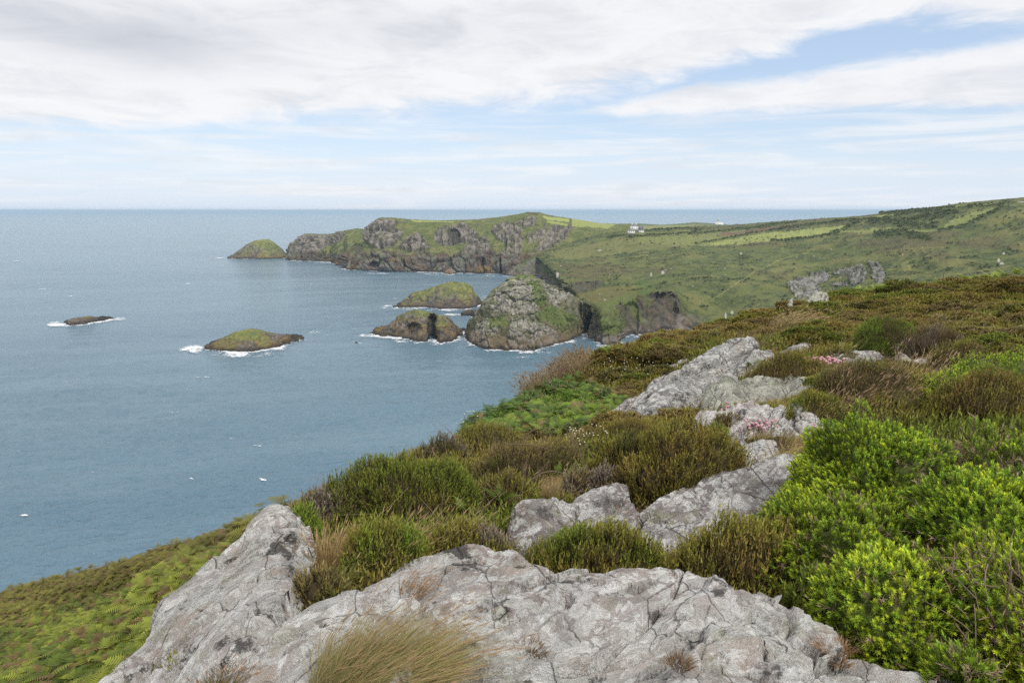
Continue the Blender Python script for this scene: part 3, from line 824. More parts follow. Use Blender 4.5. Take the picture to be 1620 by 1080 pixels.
# gorse and thorn scrub dotted over the hill, thickest along the banks
rngs = np.random.default_rng(12)
pr = (hedge * 1.6 + .004 + .6 * sstep(.20, .34, n2 + .6 * n1 - .25 * n0)) * (1 - rk) * (1 - cliff) * (gy < 500) * (vv < 262)
pr = pr * np.linalg.norm(np.cross(np.gradient(G2, axis=1), np.gradient(G2, axis=0)), axis=-1) ** .6; pr = pr.ravel() / pr.sum()
pick = rngs.choice(len(pr), 9000, p=pr); B = G2.reshape(-1, 3)[pick] + rngs.normal(0, .8, (9000, 3)) * np.array([1, 1, 0])
hh = hedge.ravel()[pick]; sz = rngs.uniform(.3, 1.25, 9000) ** 1.3 * (1 + .5 * hh)
m_ = 11; off = rngs.normal(size=(9000, m_, 3)); off /= np.linalg.norm(off, axis=-1, keepdims=True); off[..., 2] = np.abs(off[..., 2]) * .8
cen = B[:, None] + off * (sz[:, None, None] * .75); t1 = rngs.normal(size=(9000, m_, 3)) * sz[:, None, None] * .42; t2 = rngs.normal(size=(9000, m_, 3)) * sz[:, None, None] * .42
TV = np.stack([cen + t1, cen + t2, cen - t1 - t2], 2).reshape(-1, 3)
tc = lerp(SCRUB * 1.0, GRASS * .95, rngs.random((9000, m_)))[:, :, None, :] * np.ones((1, 1, 3, 1))
tag(mk('scrub', TV, np.arange(len(TV)).reshape(-1, 3), M_LAND, col=tc.reshape(-1, 3), smooth=False), 'dark gorse and thorn scrub dotted over the green hill', 'scrub', kind='stuff')

# ---- the low strip of land with the lighthouse
pxs = np.linspace(930, 1176, 200)
S = row(pxs, [(930, 354.2), (960, 354.4), (1019, 354.4), (1043, 356), (1064, 355), (1086, 353.3), (1098, 352), (1120, 353.2), (1145, 355), (1157, 356.8), (1166, 358.2), (1176, 360)], [(930, 2100), (1176, 2650)])
A = S.copy(); A[:, :2] *= .80; A[:, 2] = -3
M1 = S.copy(); M1[:, :2] *= .92; M1[:, 2] -= 2.2 + (S[:, 2] - 0) * .16
B1 = S.copy(); B1[:, :2] *= 1.05; B1[:, 2] -= 6
B2 = S.copy(); B2[:, :2] *= 1.1; B2[:, 2] = -4
G = crom([A, M1, S, B1, B2], [12, 24, 4, 4])
n2 = fbm(G / 30, 4, 61); n3 = fbm(G / 12, 3, 63)
G2 = G.copy(); G2[..., 2] += n3 * .9 * sstep(-3, 8, G[..., 2])
gx, gy, _ = proj(G)
c = lerp(GRASS, SCRUB * 1.3, sstep(-.2, .3, n3)); c = lerp(c, GRASSY * 1.1, inpoly(gx, gy + n3, [(1000, 358), (1100, 355.5), (1150, 357), (1150, 362), (1000, 364)]) * .8)
o = mk('far_coast', G2, grid_faces(*G2.shape[:2]), M_LAND, col=c.reshape(-1, 3))
tag(o, 'low far strip of green coast running out to the lighthouse', 'coast', kind='structure')
FAR_S = (pxs, S)

# ------------------------------------------------------------------ white houses and lighthouse
M_WHITE = mat_plain('limewashed_wall', (.78, .78, .76), .7, .2, .06, 1.5)
M_SLATE = mat_plain('slate_roof', (.17, .17, .18), .6, .3, .15, 2.5)
M_PANE = mat_plain('dark_window_glass', (.03, .035, .04), .15, .5, .05, 1)
M_DARKW = mat_plain('grey_stone_wall', (.20, .20, .21), .8, .2, .2, 2)
def hip_roof(w, d, z, h, ov=.4, ridge=.35, gable=False):
    x, y = w / 2 + ov, d / 2 + ov; r = x if gable else x - min(x, y) * (1 - ridge)
    V = np.array([(-x, -y, z), (x, -y, z), (x, y, z), (-x, y, z), (-r, 0, z + h), (r, 0, z + h)])
    return V, [np.array([(0, 1, 5, 4), (2, 3, 4, 5)]), np.array([(1, 2, 5), (3, 0, 4)]), ]
def ground_under(P):
    return P
def house(px, py, Y, w, d, wh, rh, rz, label, gable=False, wall=M_WHITE, wins=(), chim=()):
    b = at(px, py, Y)
    e = empty('white_house' if wall is M_WHITE else 'slate_house', b, rz); e.scale = (.9, .9, .86); tag(e, label, 'house')
    V, F = box(-w / 2, w / 2, -d / 2, d / 2, -3, wh)
    mk('wall', V, F, wall, e, smooth=False)
    V, F = hip_roof(w, d, wh + .02, rh, gable=gable)
    r = mk('roof', V, F, M_SLATE, e, smooth=False)
    if gable:
        Vg = np.array([(-w / 2, -d / 2, wh), (-w / 2, d / 2, wh), (-w / 2, 0, wh + rh * .93), (w / 2, -d / 2, wh), (w / 2, d / 2, wh), (w / 2, 0, wh + rh * .93)])
        mk('gable', Vg[:3], np.array([(0, 1, 2)]), wall, e, smooth=False); mk('gable', Vg[3:], np.array([(1, 0, 2)]), wall, e, smooth=False)
    for (cx_, cy_) in chim:
        V, F = box(cx_ - .5, cx_ + .5, cy_ - .4, cy_ + .4, wh, wh + rh + 1.3); mk('chimney', V, F, wall, r, smooth=False)
    for (wx, wz, ww, wwh) in wins:
        V, F = box(wx - ww / 2 - .12, wx + ww / 2 + .12, -d / 2 - .05, -d / 2 + .1, wz - .12, wz + wwh + .12); fr = mk('window', V, F, M_WHITE, e, smooth=False)
        V, F = box(wx - ww / 2, wx + ww / 2, -d / 2 - .09, -d / 2 + .05, wz, wz + wwh); mk('pane', V, F, M_PANE, fr, smooth=False)
house(1003, 362.3, 1182, 13.2, 9, 5.6, 3.6, R(10), 'largest white house with a grey hipped roof on the green hill', wins=[(-4.2, 3.2, 1.3, 1.4), (0, 3.2, 1.3, 1.4), (4.2, 3.2, 1.3, 1.4), (-4.2, .8, 1.3, 1.5), (4.2, .8, 1.3, 1.5)], chim=[(-4.2, 0), (4.2, 0)])
house(1014.2, 362.2, 1188, 9.5, 7, 3.6, 2.8, R(-6), 'grey slate wing just right of the largest white house', True, M_DARKW, wins=[(-2.6, 1.2, 1.2, 1.3), (2.4, 1.2, 1.2, 1.3)], chim=[(4.2, 0)])
house(998.5, 367.4, 1150, 12.5, 6, 2.6, 2.4, R(4), 'low white cottage below and left of the largest house', True, wins=[(-3.6, .7, 1.2, 1.2), (0, .7, 1.2, 1.2), (3.6, .7, 1.2, 1.2)])
house(1014.5, 366.2, 1160, 9.5, 5, 1.9, 1.5, R(0), 'lowest white outbuilding under the slate wing', True, wins=[(-2.5, .4, 1.1, 1.0), (2.5, .4, 1.1, 1.0)])
# lighthouse
b = at(1136, 353.9, 2590)
e = empty('lighthouse', b); e.scale = (1.35, 1.35, 1.3); tag(e, 'small white lighthouse tower on the far point against the sea', 'lighthouse')
def lathe(prof, n=20):
    a = np.linspace(0, 2 * math.pi, n + 1)[:-1]
    V = np.array([[(r * math.cos(t_), r * math.sin(t_), z) for t_ in a] for r, z in prof]).reshape(-1, 3)
    q = []
    for k in range(len(prof) - 1):
        for j in range(n):
            q.append((k * n + j, k * n + (j + 1) % n, (k + 1) * n + (j + 1) % n, (k + 1) * n + j))
    return V, np.array(q)
V, F = lathe([(3.0, -3), (2.9, 0), (2.3, 10.5), (2.9, 10.7), (2.9, 11.2), (.05, 11.25)]); mk('tower', V, F, M_WHITE, e)
V, F = lathe([(1.6, 11.2), (1.6, 13.4)]); mk('lantern', V, F, M_PANE, e)
V, F = lathe([(2.0, 13.4), (1.5, 14.4), (.05, 15.2)]); mk('lantern_roof', V, F, M_WHITE, e)
V, F = box(-8, 14, -3, 4, -4, 1.7); bb = mk('keepers_building', V, F, M_WHITE, e, smooth=False)
V, F = hip_roof(22, 7, 1.72, 1.3); V[:, 0] += 3; V[:, 1] += .5; mk('building_roof', V, F, M_WHITE, bb, smooth=False)

# ------------------------------------------------------------------ surf along every shore
def mat_foam():
    m, t = material('surf_foam')
    a = t.n('ShaderNodeAttribute', attribute_name='col').outputs['Color']
    g = t.n('ShaderNodeNewGeometry').outputs['Position']
    n = t.noise(g, .35, 8, .72, .8)
    n2 = t.noise(g, .07, 4, .6, .5)
    r = t.sep(a)[0]
    v = t.m('ADD', t.m('MULTIPLY', r, 1.0), t.m('ADD', t.m('MULTIPLY', t.m('SUBTRACT', n, .5), 3.6), t.m('MULTIPLY', t.m('SUBTRACT', n2, .5), 2.4)))
    al = t.m('MULTIPLY', t.ss(v, .42, 1.05), .92)
    p = principled(t, (.78, .81, .83, 1), .85, .2)
    tr = t.n('ShaderNodeBsdfTransparent')
    mx = t.n('ShaderNodeMixShader'); t.set(mx.inputs[0], al); t.set(mx.inputs[1], tr.outputs[0]); t.set(mx.inputs[2], p)
    out(t, mx.outputs[0])
    return m
M_FOAM = mat_foam()
fp = []
def foam_strip(A, w, strength):
    A = A.copy(); A[:, 2] = .12
    n = len(A)
    tg = np.gradient(A, axis=0); nr = np.stack([tg[:, 1], -tg[:, 0], np.zeros(n)], -1); nr /= np.maximum(np.linalg.norm(nr, axis=1, keepdims=True), 1e-6)
    ts = np.linspace(-.5, 1, 10)
    rowsf = [A + nr * (w * t_)[:, None] for t_ in ts]
    G = np.array(rowsf); G[..., 2] = .10
    st = strength[None, :] * (1 - np.clip(ts, 0, 1)[:, None] ** .8)
    return G.reshape(-1, 3), grid_faces(len(ts), n), np.repeat(st.reshape(-1, 1), 3, 1)
for k, (A_, sd_) in enumerate(FOAMED):
    A_ = resample(A_, max(40, int(len(A_) * .8)))
    dd = np.linalg.norm(A_, axis=1)
    nz = fbm(A_ / 25, 3, sd_ + 70)
    w = 4.5 + 7 * np.clip(nz + .35, 0, 1)
    s = .85 + .8 * nz
    fp.append(foam_strip(A_, w, s))
def foam_patch(px, py, wpx, hpx, s):
    """a sheet of broken water on the sea round a point"""
    u, v = np.meshgrid(np.linspace(-1, 1, 31), np.linspace(-1, 1, 15))
    P = sea(px + u * wpx, py + v * hpx, .14)
    st = s * .72 * np.clip(1 - (u ** 2 + v ** 2), 0, 1) ** .9 - .25 * (u ** 2 + v ** 2)
    return P.reshape(-1, 3), grid_faces(15, 31), np.repeat(st.reshape(-1, 1), 3, 1)
for a in [(89, 513.5, 19, 5, 1.7), (190, 504.5, 18, 3.4, 1.3), (306, 552.5, 28, 7.5, 1.8), (372, 561, 38, 6, 1.5), (420, 562, 30, 7, .6), (430, 553, 22, 4, .7), (500, 526.5, 26, 4, .8), (348, 408.5, 14, 2.2, .9), (470, 412.5, 22, 2.2, .9), (515, 415.5, 25, 2.2, .95), (545, 425, 9, 5, 1.0),
          (612, 486, 13, 3.4, 1.1), (650, 489.5, 30, 2.6, .9), (720, 498, 26, 3.6, 1.0), (700, 491, 50, 2.4, .9), (575, 531, 14, 4, .95), (640, 540, 22, 3.6, 1.0), (700, 545.5, 20, 3, .8), (566, 542.5, 9, 2.2, 1.0), (775, 555, 22, 4, 1.05), (840, 558, 36, 3.6, 1.1), (746, 546, 9, 5, .7), (925, 537, 9, 4, .9), (948, 549, 16, 3.2, 1.0), (1006, 533, 10, 2.2, .8), (1030, 529, 16, 2, .7),
          (770, 470, 12, 5, .6), (72, 458, 16, 2.0, .8), (296, 618, 16, 2.0, .75), (46, 557, 10, 2, .7), (110, 541, 8, 1.6, .75), (600, 433, 40, 1.6, .7), (690, 434, 40, 1.6, .8), (770, 436, 30, 1.6, .7), (560, 521, 8, 1.5, .7), (545, 488, 12, 1.6, .6), (330, 598, 20, 1.6, .55), (470, 600, 20, 2, .5), (250, 690, 16, 2, .55), (850, 575, 18, 2, .7), (820, 566, 18, 2.4, .55)]:
    fp.append(foam_patch(*a))
rw = np.random.default_rng(77)
for k in range(24):
    wy = 395 + 430 * rw.random() ** 1.3; wx = rw.uniform(0, 780 - max(0, wy - 500) * .9)
    fp.append(foam_patch(wx, wy, rw.uniform(3, 8) * (.6 + wy / 900), rw.uniform(.8, 1.5) * (.5 + wy / 900), rw.uniform(.6, 1.05)))
V, F, C = cat(fp)
# each sheet a millimetre or so over the next, so none of them coincide
off = 0
for k, p in enumerate(fp):
    V[off:off + len(p[0]), 2] += k * .004 + wave(V[off:off + len(p[0]), 0], V[off:off + len(p[0]), 1], np.hypot(V[off:off + len(p[0]), 0], V[off:off + len(p[0]), 1]) ** 2 / 69500 * .8) + .18; off += len(p[0])
tag(mk('surf', V, F, M_FOAM, col=C), 'white broken surf washing round the islands and cliff feet', 'surf', kind='stuff')
# ------------------------------------------------------------------ the near hillside
# what the eye meets at a column, a line and a distance
CTRL = [(810, 1290, 1.45), (300, 1290, 1.5), (1400, 1290, 1.4), (1620, 1095, 2.15), (1800, 1080, 2.3), (1620, 900, 2.75), (1800, 850, 3.2),
        (1500, 900, 2.75), (1450, 862, 3.4), (1620, 800, 3.7), (1750, 720, 4.8), (1560, 690, 5.2), (1400, 690, 5.8), (1620, 640, 6.4), (1620, 570, 8.6), (1750, 560, 8.8),
        (1060, 930, 3.1), (1250, 930, 3.0), (900, 930, 3.1), (1150, 850, 3.75), (950, 880, 3.55), (1180, 775, 4.6), (1060, 820, 4.2), (1240, 705, 6.0), (1100, 740, 5.4), (1330, 680, 6.2),
        (1150, 625, 8.4), (1040, 670, 7.2), (960, 690, 7.0), (1180, 560, 11.2), (1400, 575, 10.2), (1300, 600, 9.3), (1480, 600, 8.4), (1400, 522, 14.5), (1280, 530, 15), (1500, 540, 12.0), (1620, 500, 14.5), (1550, 480, 19),
        (1620, 432, 31), (1750, 415, 32), (1500, 450, 29), (1400, 454, 31), (1330, 462, 29), (1250, 478, 27), (1180, 497, 25), (1100, 518, 23), (1040, 531, 21.5), (1000, 543, 20.5), (950, 557, 19.3), (900, 575, 18),
        (850, 608, 15), (780, 645, 12.2), (740, 668, 11), (700, 694, 9.9), (650, 718, 8.7), (600, 745, 7.5), (540, 775, 6.3), (470, 812, 5.0),
        (1050, 575, 15.5), (960, 610, 14), (900, 645, 11.8), (980, 640, 11), (850, 690, 9.0), (800, 720, 7.8), (870, 730, 6.6), (700, 785, 5.7), (900, 775, 5.2), (860, 840, 4.2), (600, 820, 4.8), (740, 845, 4.0), (560, 870, 3.9), (640, 910, 3.3), (500, 910, 3.4),
        (1200, 470 + 60, 17), (1300, 495, 21), (1450, 480, 22),
        (250, 1090, 2.55), (430, 960, 2.85), (380, 900, 3.6),
        (0, 1080, 11.8), (-150, 1080, 12.5), (150, 1080, 11.0), (0, 967, 18.5), (-150, 1020, 17), (120, 930, 19), (250, 893, 20), (390, 853, 20.5), (200, 1000, 14), (330, 920, 17.5), (100, 1010, 14.8)]
pts = np.array([at(a, b, c) for a, b, c in CTRL])
_px = np.array([a for a, b, c in CTRL], float); _Yc = pts[:, 1]
pts[:, 2] -= np.where(_px > 440, np.interp(_Yc, [4.5, 7, 10, 18, 32], [0, .10, .26, .42, .50]), 0)      # the plants stand on top of the soil
hid = []
SIL = [(1750, 415, 32), (1620, 432, 31), (1500, 450, 29), (1400, 454, 31), (1330, 462, 29), (1250, 478, 27), (1180, 497, 25), (1100, 518, 23), (1000, 543, 20.5), (900, 575, 18), (780, 645, 12.2), (700, 694, 9.9), (600, 745, 7.5), (470, 812, 5.0)]
for a, b, c in SIL:
    for f, dd in ((1.35, .16), (2.0, .55)):
        p = at(a, b, c * f); p[2] -= (dd * c * .45 if c > 9 else dd * c * .75) + .3; hid.append(p)
for a, b, c in [(0, 967, 18.5), (250, 893, 20), (390, 853, 20.5), (-150, 1020, 17)]:
    for f, dd in ((1.35, 3.0), (1.9, 9.0)):
        p = at(a, b, c * f); p[2] -= dd; hid.append(p)
hid += [np.array(v, float) for v in [(-4, -3, 98.6), (0, -4, 98.6), (5, -4, 98.9), (12, 2, 99.2), (12, -5, 99.6), (-12, -3, 95.5), (22, 8, 99.4), (30, 20, 99.5)]]
for a, b, c in [(162, 1080, 2.6), (200, 1045, 2.75), (240, 1000, 2.95), (262, 960, 3.1), (310, 926, 3.3), (350, 896, 3.5), (395, 858, 3.75)]:
    for f in (1.35, 1.8, 2.5):
        hid.append(at(a, b + 22 + 26 * (f - 1), c * f))
hid += [at(a, b, c) - np.array([0, 0, .22]) for a, b, c in [(360, 1072, 2.28), (500, 965, 2.55), (650, 900, 2.86), (750, 875, 3.0), (880, 911, 2.82), (1010, 907, 2.76), (1110, 917, 2.68), (1205, 945, 2.55), (1290, 1001, 2.38), (1380, 1041, 2.25), (1500, 1076, 2.14), (1570, 1098, 2.08), (800, 1000, 2.4), (1100, 1020, 2.3), (600, 1020, 2.4)]]
hid += [at(a, b, c) for a, b, c in [(60, 1190, 4.0), (0, 1180, 5.5), (-120, 1180, 7.0), (100, 1150, 5.5), (100, 1300, 2.6), (-60, 1300, 3.2), (-250, 1150, 10), (428, 850, 6.5), (445, 835, 8), (420, 860, 11)]]
pts = np.concatenate([pts, np.array(hid)])

class TPS:
    def __init__(self, P, lam=.02):
        self.X = P[:, :2]; n = len(P)
        d2 = ((self.X[:, None] - self.X[None]) ** 2).sum(-1)
        K = .5 * d2 * np.log(d2 + 1e-9) + lam * np.eye(n)
        Q = np.concatenate([np.ones((n, 1)), self.X], 1)
        A = np.block([[K, Q], [Q.T, np.zeros((3, 3))]])
        self.w = np.linalg.solve(A, np.concatenate([P[:, 2], np.zeros(3)]))
    def __call__(self, x, y):
        sh = np.shape(x); x = np.ravel(x); y = np.ravel(y)
        r = np.empty(len(x))
        for k in range(0, len(x), 40000):
            q = np.stack([x[k:k + 40000], y[k:k + 40000]], -1)
            d2 = ((q[:, None] - self.X[None]) ** 2).sum(-1)
            r[k:k + 40000] = (.5 * d2 * np.log(d2 + 1e-9)) @ self.w[:-3] + self.w[-3] + q @ self.w[-2:]
        return r.reshape(sh)
_tps = TPS(pts)

def ground_raw(x, y):
    x = np.asarray(x, float); y = np.asarray(y, float)
    r = np.hypot(x, y)
    z = _tps(x, y)
    # far out of sight the hill falls away to the shore
    az = np.degrees(np.arctan2(x, y))
    lim = np.interp(az, [-180, -120, -40, -15, 10, 40, 60, 120, 180], [30, 22, 26, 20, 34, 40, 45, 40, 30])
    rate = np.interp(az, [-180, -120, -40, -15, 10, 40, 70, 120, 180], [.25, .6, .72, .62, .40, .30, .1, -.05, .1])
    b = sstep(lim, lim * 1.5, r)
    xs = x * np.minimum(1, lim * 1.25 / np.maximum(r, 1e-6)); ys = y * np.minimum(1, lim * 1.25 / np.maximum(r, 1e-6))
    ze = np.minimum(_tps(xs, ys), 99.6) - rate * np.maximum(r - lim * 1.25, 0)
    return np.maximum(z * (1 - b) + ze * b, -4)

# the rock outcrops underlie the turf: keep the soil under them
def lumps(x, y):
    r = np.hypot(x, y)
    P = np.stack([x, y, np.zeros_like(x)], -1)
    a = np.clip((r - 3.5) / 9, 0, 1)
    n = fbm(P * .85, 3, 301) * .22 + np.abs(fbm(P * .45, 2, 305)) * .35
    return n * a

def ground(x, y):
    return ground_raw(x, y) + lumps(np.asarray(x, float), np.asarray(y, float)) - .05

# a fine table of the ground in rings about the hilltop, for quick looking up
_gr = np.concatenate([np.linspace(.0, 1.2, 6)[:-1], np.geomspace(1.2, 60, 430), np.geomspace(62, 420, 46)])
_ga = np.concatenate([np.linspace(-180, -64, 60)[:-1], np.linspace(-64, 58, 620), np.linspace(58, 180, 64)[1:]])
_A, _Rr = np.meshgrid(np.radians(_ga), _gr)
_gx, _gy = _Rr * np.sin(_A), _Rr * np.cos(_A)
_gz = ground(_gx, _gy)
def H(x, y):
    x = np.asarray(x, float); y = np.asarray(y, float)
    r = np.hypot(x, y); a = np.degrees(np.arctan2(x, y))
    i = np.clip(np.searchsorted(_gr, r) - 1, 0, len(_gr) - 2); j = np.clip(np.searchsorted(_ga, a) - 1, 0, len(_ga) - 2)
    fr = np.clip((r - _gr[i]) / (_gr[i + 1] - _gr[i]), 0, 1); fa = np.clip((a - _ga[j]) / (_ga[j + 1] - _ga[j]), 0, 1)
    return (_gz[i, j] * (1 - fr) * (1 - fa) + _gz[i + 1, j] * fr * (1 - fa) + _gz[i, j + 1] * (1 - fr) * fa + _gz[i + 1, j + 1] * fr * fa)

def hit(px, py, rmax=60):
    """where a line of sight meets the near ground (nan where it passes over)"""
    px, py = np.broadcast_arrays(np.atleast_1d(np.asarray(px, float)), np.atleast_1d(np.asarray(py, float)))
    d = ray(px, py)
    ts = np.geomspace(1.2, rmax, 260)
    res = np.full(px.shape + (3,), np.nan); prev = np.full(px.shape, 1.0); done = np.zeros(px.shape, bool)
    for t in ts:
        p = d * t; dz = p[..., 2] + CAMZ - H(p[..., 0], p[..., 1])
        new = (~done) & (dz <= 0)
        if new.any():
            lo = np.full(new.sum(), prev if np.isscalar(prev) else 0.0); lo[:] = tp if t > ts[0] else t; hi = np.full(new.sum(), t); dn = d[new]
            for _ in range(14):
                mid = (lo + hi) / 2; q = dn * mid[:, None]
                below = q[:, 2] + CAMZ <= H(q[:, 0], q[:, 1])
                hi = np.where(below, mid, hi); lo = np.where(below, lo, mid)
            q = dn * hi[:, None]; q[:, 2] += CAMZ
            res[new] = q; done |= new
        tp = t
    return res

def hit1(px, py):
    for k_ in range(14):
        p = hit(px, py + 5 * k_)[0]
        if not np.isnan(p[0]): return p
    return p

def mat_soil():
    m, t = material('peaty_soil')
    g = t.n('ShaderNodeNewGeometry').outputs['Position']
    n = t.noise(g, 3.0, 7, .65); n2 = t.noise(g, .7, 4, .6)
    c = t.mix(t.ss(n, .35, .65), (.040, .032, .017, 1), (.092, .072, .038, 1))
    c = t.mix(t.ss(n2, .45, .65), c, (.062, .066, .024, 1))
    b = t.n('ShaderNodeBump'); b.inputs['Distance'].default_value = .05; t.set(b.inputs['Height'], n)
    out(t, principled(t, c, .95, .1, b.outputs[0]))
    return m
M_SOIL = mat_soil()
_V = np.stack([_gx, _gy, _gz], -1)
_i = np.arange(_V.shape[0] * _V.shape[1]).reshape(_V.shape[:2])
_keep = slice(1, None)
o = mk('ground', _V.reshape(-1, 3), grid_faces(*_V.shape[:2])[:, ::-1], M_SOIL)
tag(o, 'steep headland hillside of dark peaty soil under the heather', 'hillside', kind='structure')

# ------------------------------------------------------------------ rocks
def mat_rock(name, base=(.66, .64, .60), warm=(.55, .485, .46), lichen=(.90, .895, .86), k=1.0, yel=.35, dk=1.0, white=.8, axis=(.60, .797, .06), band=.28):
    m, t = material(name)
    g = t.n('ShaderNodeNewGeometry').outputs['Position']
    sc = t.n('ShaderNodeVectorMath', operation='SCALE'); t.set(sc.inputs[0], t.n('ShaderNodeTexNoise', i_Scale=4.0 / k, i_Detail=4.0, i_Vector=g).outputs['Color']); sc.inputs['Scale'].default_value = .22 * k
    wv = t.vm('ADD', g, sc.outputs[0])
    sc2 = t.n('ShaderNodeVectorMath', operation='SCALE'); t.set(sc2.inputs[0], sc.outputs[0]); sc2.inputs['Scale'].default_value = .35
    n0 = t.noise(g, 2.2 / k, 5, .6); n1 = t.noise(wv, 9 / k, 8, .72); n2 = t.noise(g, 38 / k, 6, .7); n3 = t.noise(g, 130 / k, 4, .65)
    c = t.mix(t.ss(n0, .38, .62), base, warm)
    c = t.mix(t.m('MULTIPLY', t.ss(n1, .42, .62), .32), c, tuple(v * .72 for v in base))
    n4 = t.noise(t.vm('ADD', g, (4.4, 8.1, 2.3)), 3.4 / k, 5, .65)
    c = t.mix(t.m('MULTIPLY', t.ss(n4, .54, .64), .45), c, (.56, .43, .34, 1))
    # pale crusts of lichen with ragged edges
    v1 = t.voro(wv, 13 / k)
    l1 = t.ss(t.m('ADD', t.m('MULTIPLY', t.m('SUBTRACT', n1, .5), 1.15), t.m('ADD', t.m('MULTIPLY', t.m('SUBTRACT', n2, .5), .6), t.m('MULTIPLY', t.m('SUBTRACT', n3, .5), .2))), .015, .045)
    c = t.mix(t.m('MULTIPLY', l1, .75), c, lichen)
    l2 = t.ss(t.m('ADD', t.m('SUBTRACT', .34, v1), t.m('MULTIPLY', t.m('SUBTRACT', n0, .53), 2.2)), .04, .07)
    c = t.mix(t.m('MULTIPLY', l2, .7), c, tuple(v * 1.06 for v in lichen))
    n5 = t.noise(t.vm('ADD', g, (7.7, 3.1, 1.9)), 6.5 / k, 5, .65)
    c = t.mix(t.m('MULTIPLY', t.ss(n5, .56, .66), yel), c, (.40, .41, .24, 1))
    n6 = t.noise(t.vm('ADD', g, (2.7, 9.1, 4.9)), 5.0 / k, 6, .7)
    c = t.mix(t.m('MULTIPLY', t.ss(n6, .57, .63), .85 * dk), c, (.075, .068, .064, 1))
    c = t.mix(t.m('MULTIPLY', t.ss(t.m('ADD', t.m('MULTIPLY', n3, .6), t.m('MULTIPLY', n2, .45)), .60, .65), .30 * dk), c, (.09, .085, .08, 1))
    al = t.n('ShaderNodeVectorMath', operation='DOT_PRODUCT'); t.set(al.inputs[0], g); al.inputs[1].default_value = axis
    av = t.n('ShaderNodeVectorMath', operation='SCALE'); av.inputs[0].default_value = tuple(-.9 * v for v in axis); t.set(av.inputs['Scale'], al.outputs['Value'])
    av2 = t.n('ShaderNodeVectorMath', operation='SCALE'); av2.inputs[0].default_value = tuple(-.55 * v for v in axis); t.set(av2.inputs['Scale'], al.outputs['Value'])
    n9 = t.noise(t.vm('ADD', t.vm('ADD', g, av.outputs[0]), sc2.outputs[0]), 17 / k, 6, .7)
    c = t.mix(t.m('MULTIPLY', t.ss(n9, .54, .63), band), c, tuple(v * .38 for v in base))
    # white runs and quartz
    xs, ys, zs = t.sep(wv)[:3]
    n7 = t.noise(t.comb(t.m('MULTIPLY', xs, 16 / k), t.m('MULTIPLY', ys, 2.5 / k), t.m('MULTIPLY', zs, 3.0 / k)), 1.0, 4, .6)
    n8 = t.noise(t.vm('ADD', g, (5.2, 1.1, 8.9)), 2.6 / k, 3, .5)
    c = t.mix(t.m('MULTIPLY', t.m('MULTIPLY', t.ss(n7, .57, .63), t.ss(n8, .47, .56)), white), c, (.92, .92, .91, 1))
    # cracks
    e1 = t.voro(t.vm('MULTIPLY', t.vm('ADD', g, sc2.outputs[0]), (1.0, .55, .8)), 4.0 / k, 'DISTANCE_TO_EDGE')
    cr = t.m('SUBTRACT', 1.0, t.ss(e1, .002, .014))
    cr = t.m('MULTIPLY', cr, t.ss(t.noise(g, 3.1 / k, 3, .5), .40, .56))
    c = t.mix(t.m('MULTIPLY', cr, .55), c, (.055, .05, .042, 1))
    a = t.n('ShaderNodeAttribute', attribute_name='col').outputs['Color']
    c = t.mix(1.0, c, a, 'MULTIPLY')
    vw = t.vm('ADD', t.vm('ADD', g, t.n('ShaderNodeVectorMath', operation='SCALE', i_0=sc.outputs[0], i_Scale=.5).outputs[0]), av2.outputs[0])
    cell1 = t.sep(t.voro(vw, 11 / k, out=1))[0]; cell2 = t.sep(t.voro(vw, 34 / k, out=1))[1]
    tn = t.m('ADD', t.m('MULTIPLY_ADD', cell1, .30, .78), t.m('MULTIPLY', cell2, .16))
    c = t.mix(1.0, c, t.comb(tn, tn, tn), 'MULTIPLY')
    ch = t.m('ADD', t.m('MULTIPLY', t.sep(t.voro(vw, 11 / k, out=1))[0], .9), t.m('MULTIPLY', t.sep(t.voro(vw, 34 / k, out=1))[0], .42))
    hgt = t.m('ADD', ch, t.m('ADD', t.m('ADD', t.m('MULTIPLY', n1, .9), t.m('MULTIPLY', n2, .7)), t.m('SUBTRACT', t.m('MULTIPLY', n3, .35), t.m('MULTIPLY', cr, .55))))
    b = t.n('ShaderNodeBump'); b.inputs['Distance'].default_value = .065 * k; b.inputs['Strength'].default_value = 1.0
    t.set(b.inputs['Height'], hgt)
    out(t, principled(t, c, .88, .2, b.outputs[0]))
    return m
M_ROCK = mat_rock('lichened_grey_rock')
M_ROCKM = mat_rock('grey_rock_with_crusts', base=(.45, .42, .40), warm=(.38, .33, .32), k=1.5, yel=.5, dk=.8, white=.3)
M_SLAB = mat_rock('banded_grey_slab', base=(.48, .47, .445), warm=(.38, .36, .345), k=2.2, yel=.3, dk=.9, white=.2, axis=(.60, .797, .06), band=.9)
M_PALE = mat_rock('pale_green_lichen_rock', base=(.50, .50, .42), warm=(.40, .385, .345), lichen=(.68, .69, .56), k=1.8, yel=.75, dk=.7, white=.15)

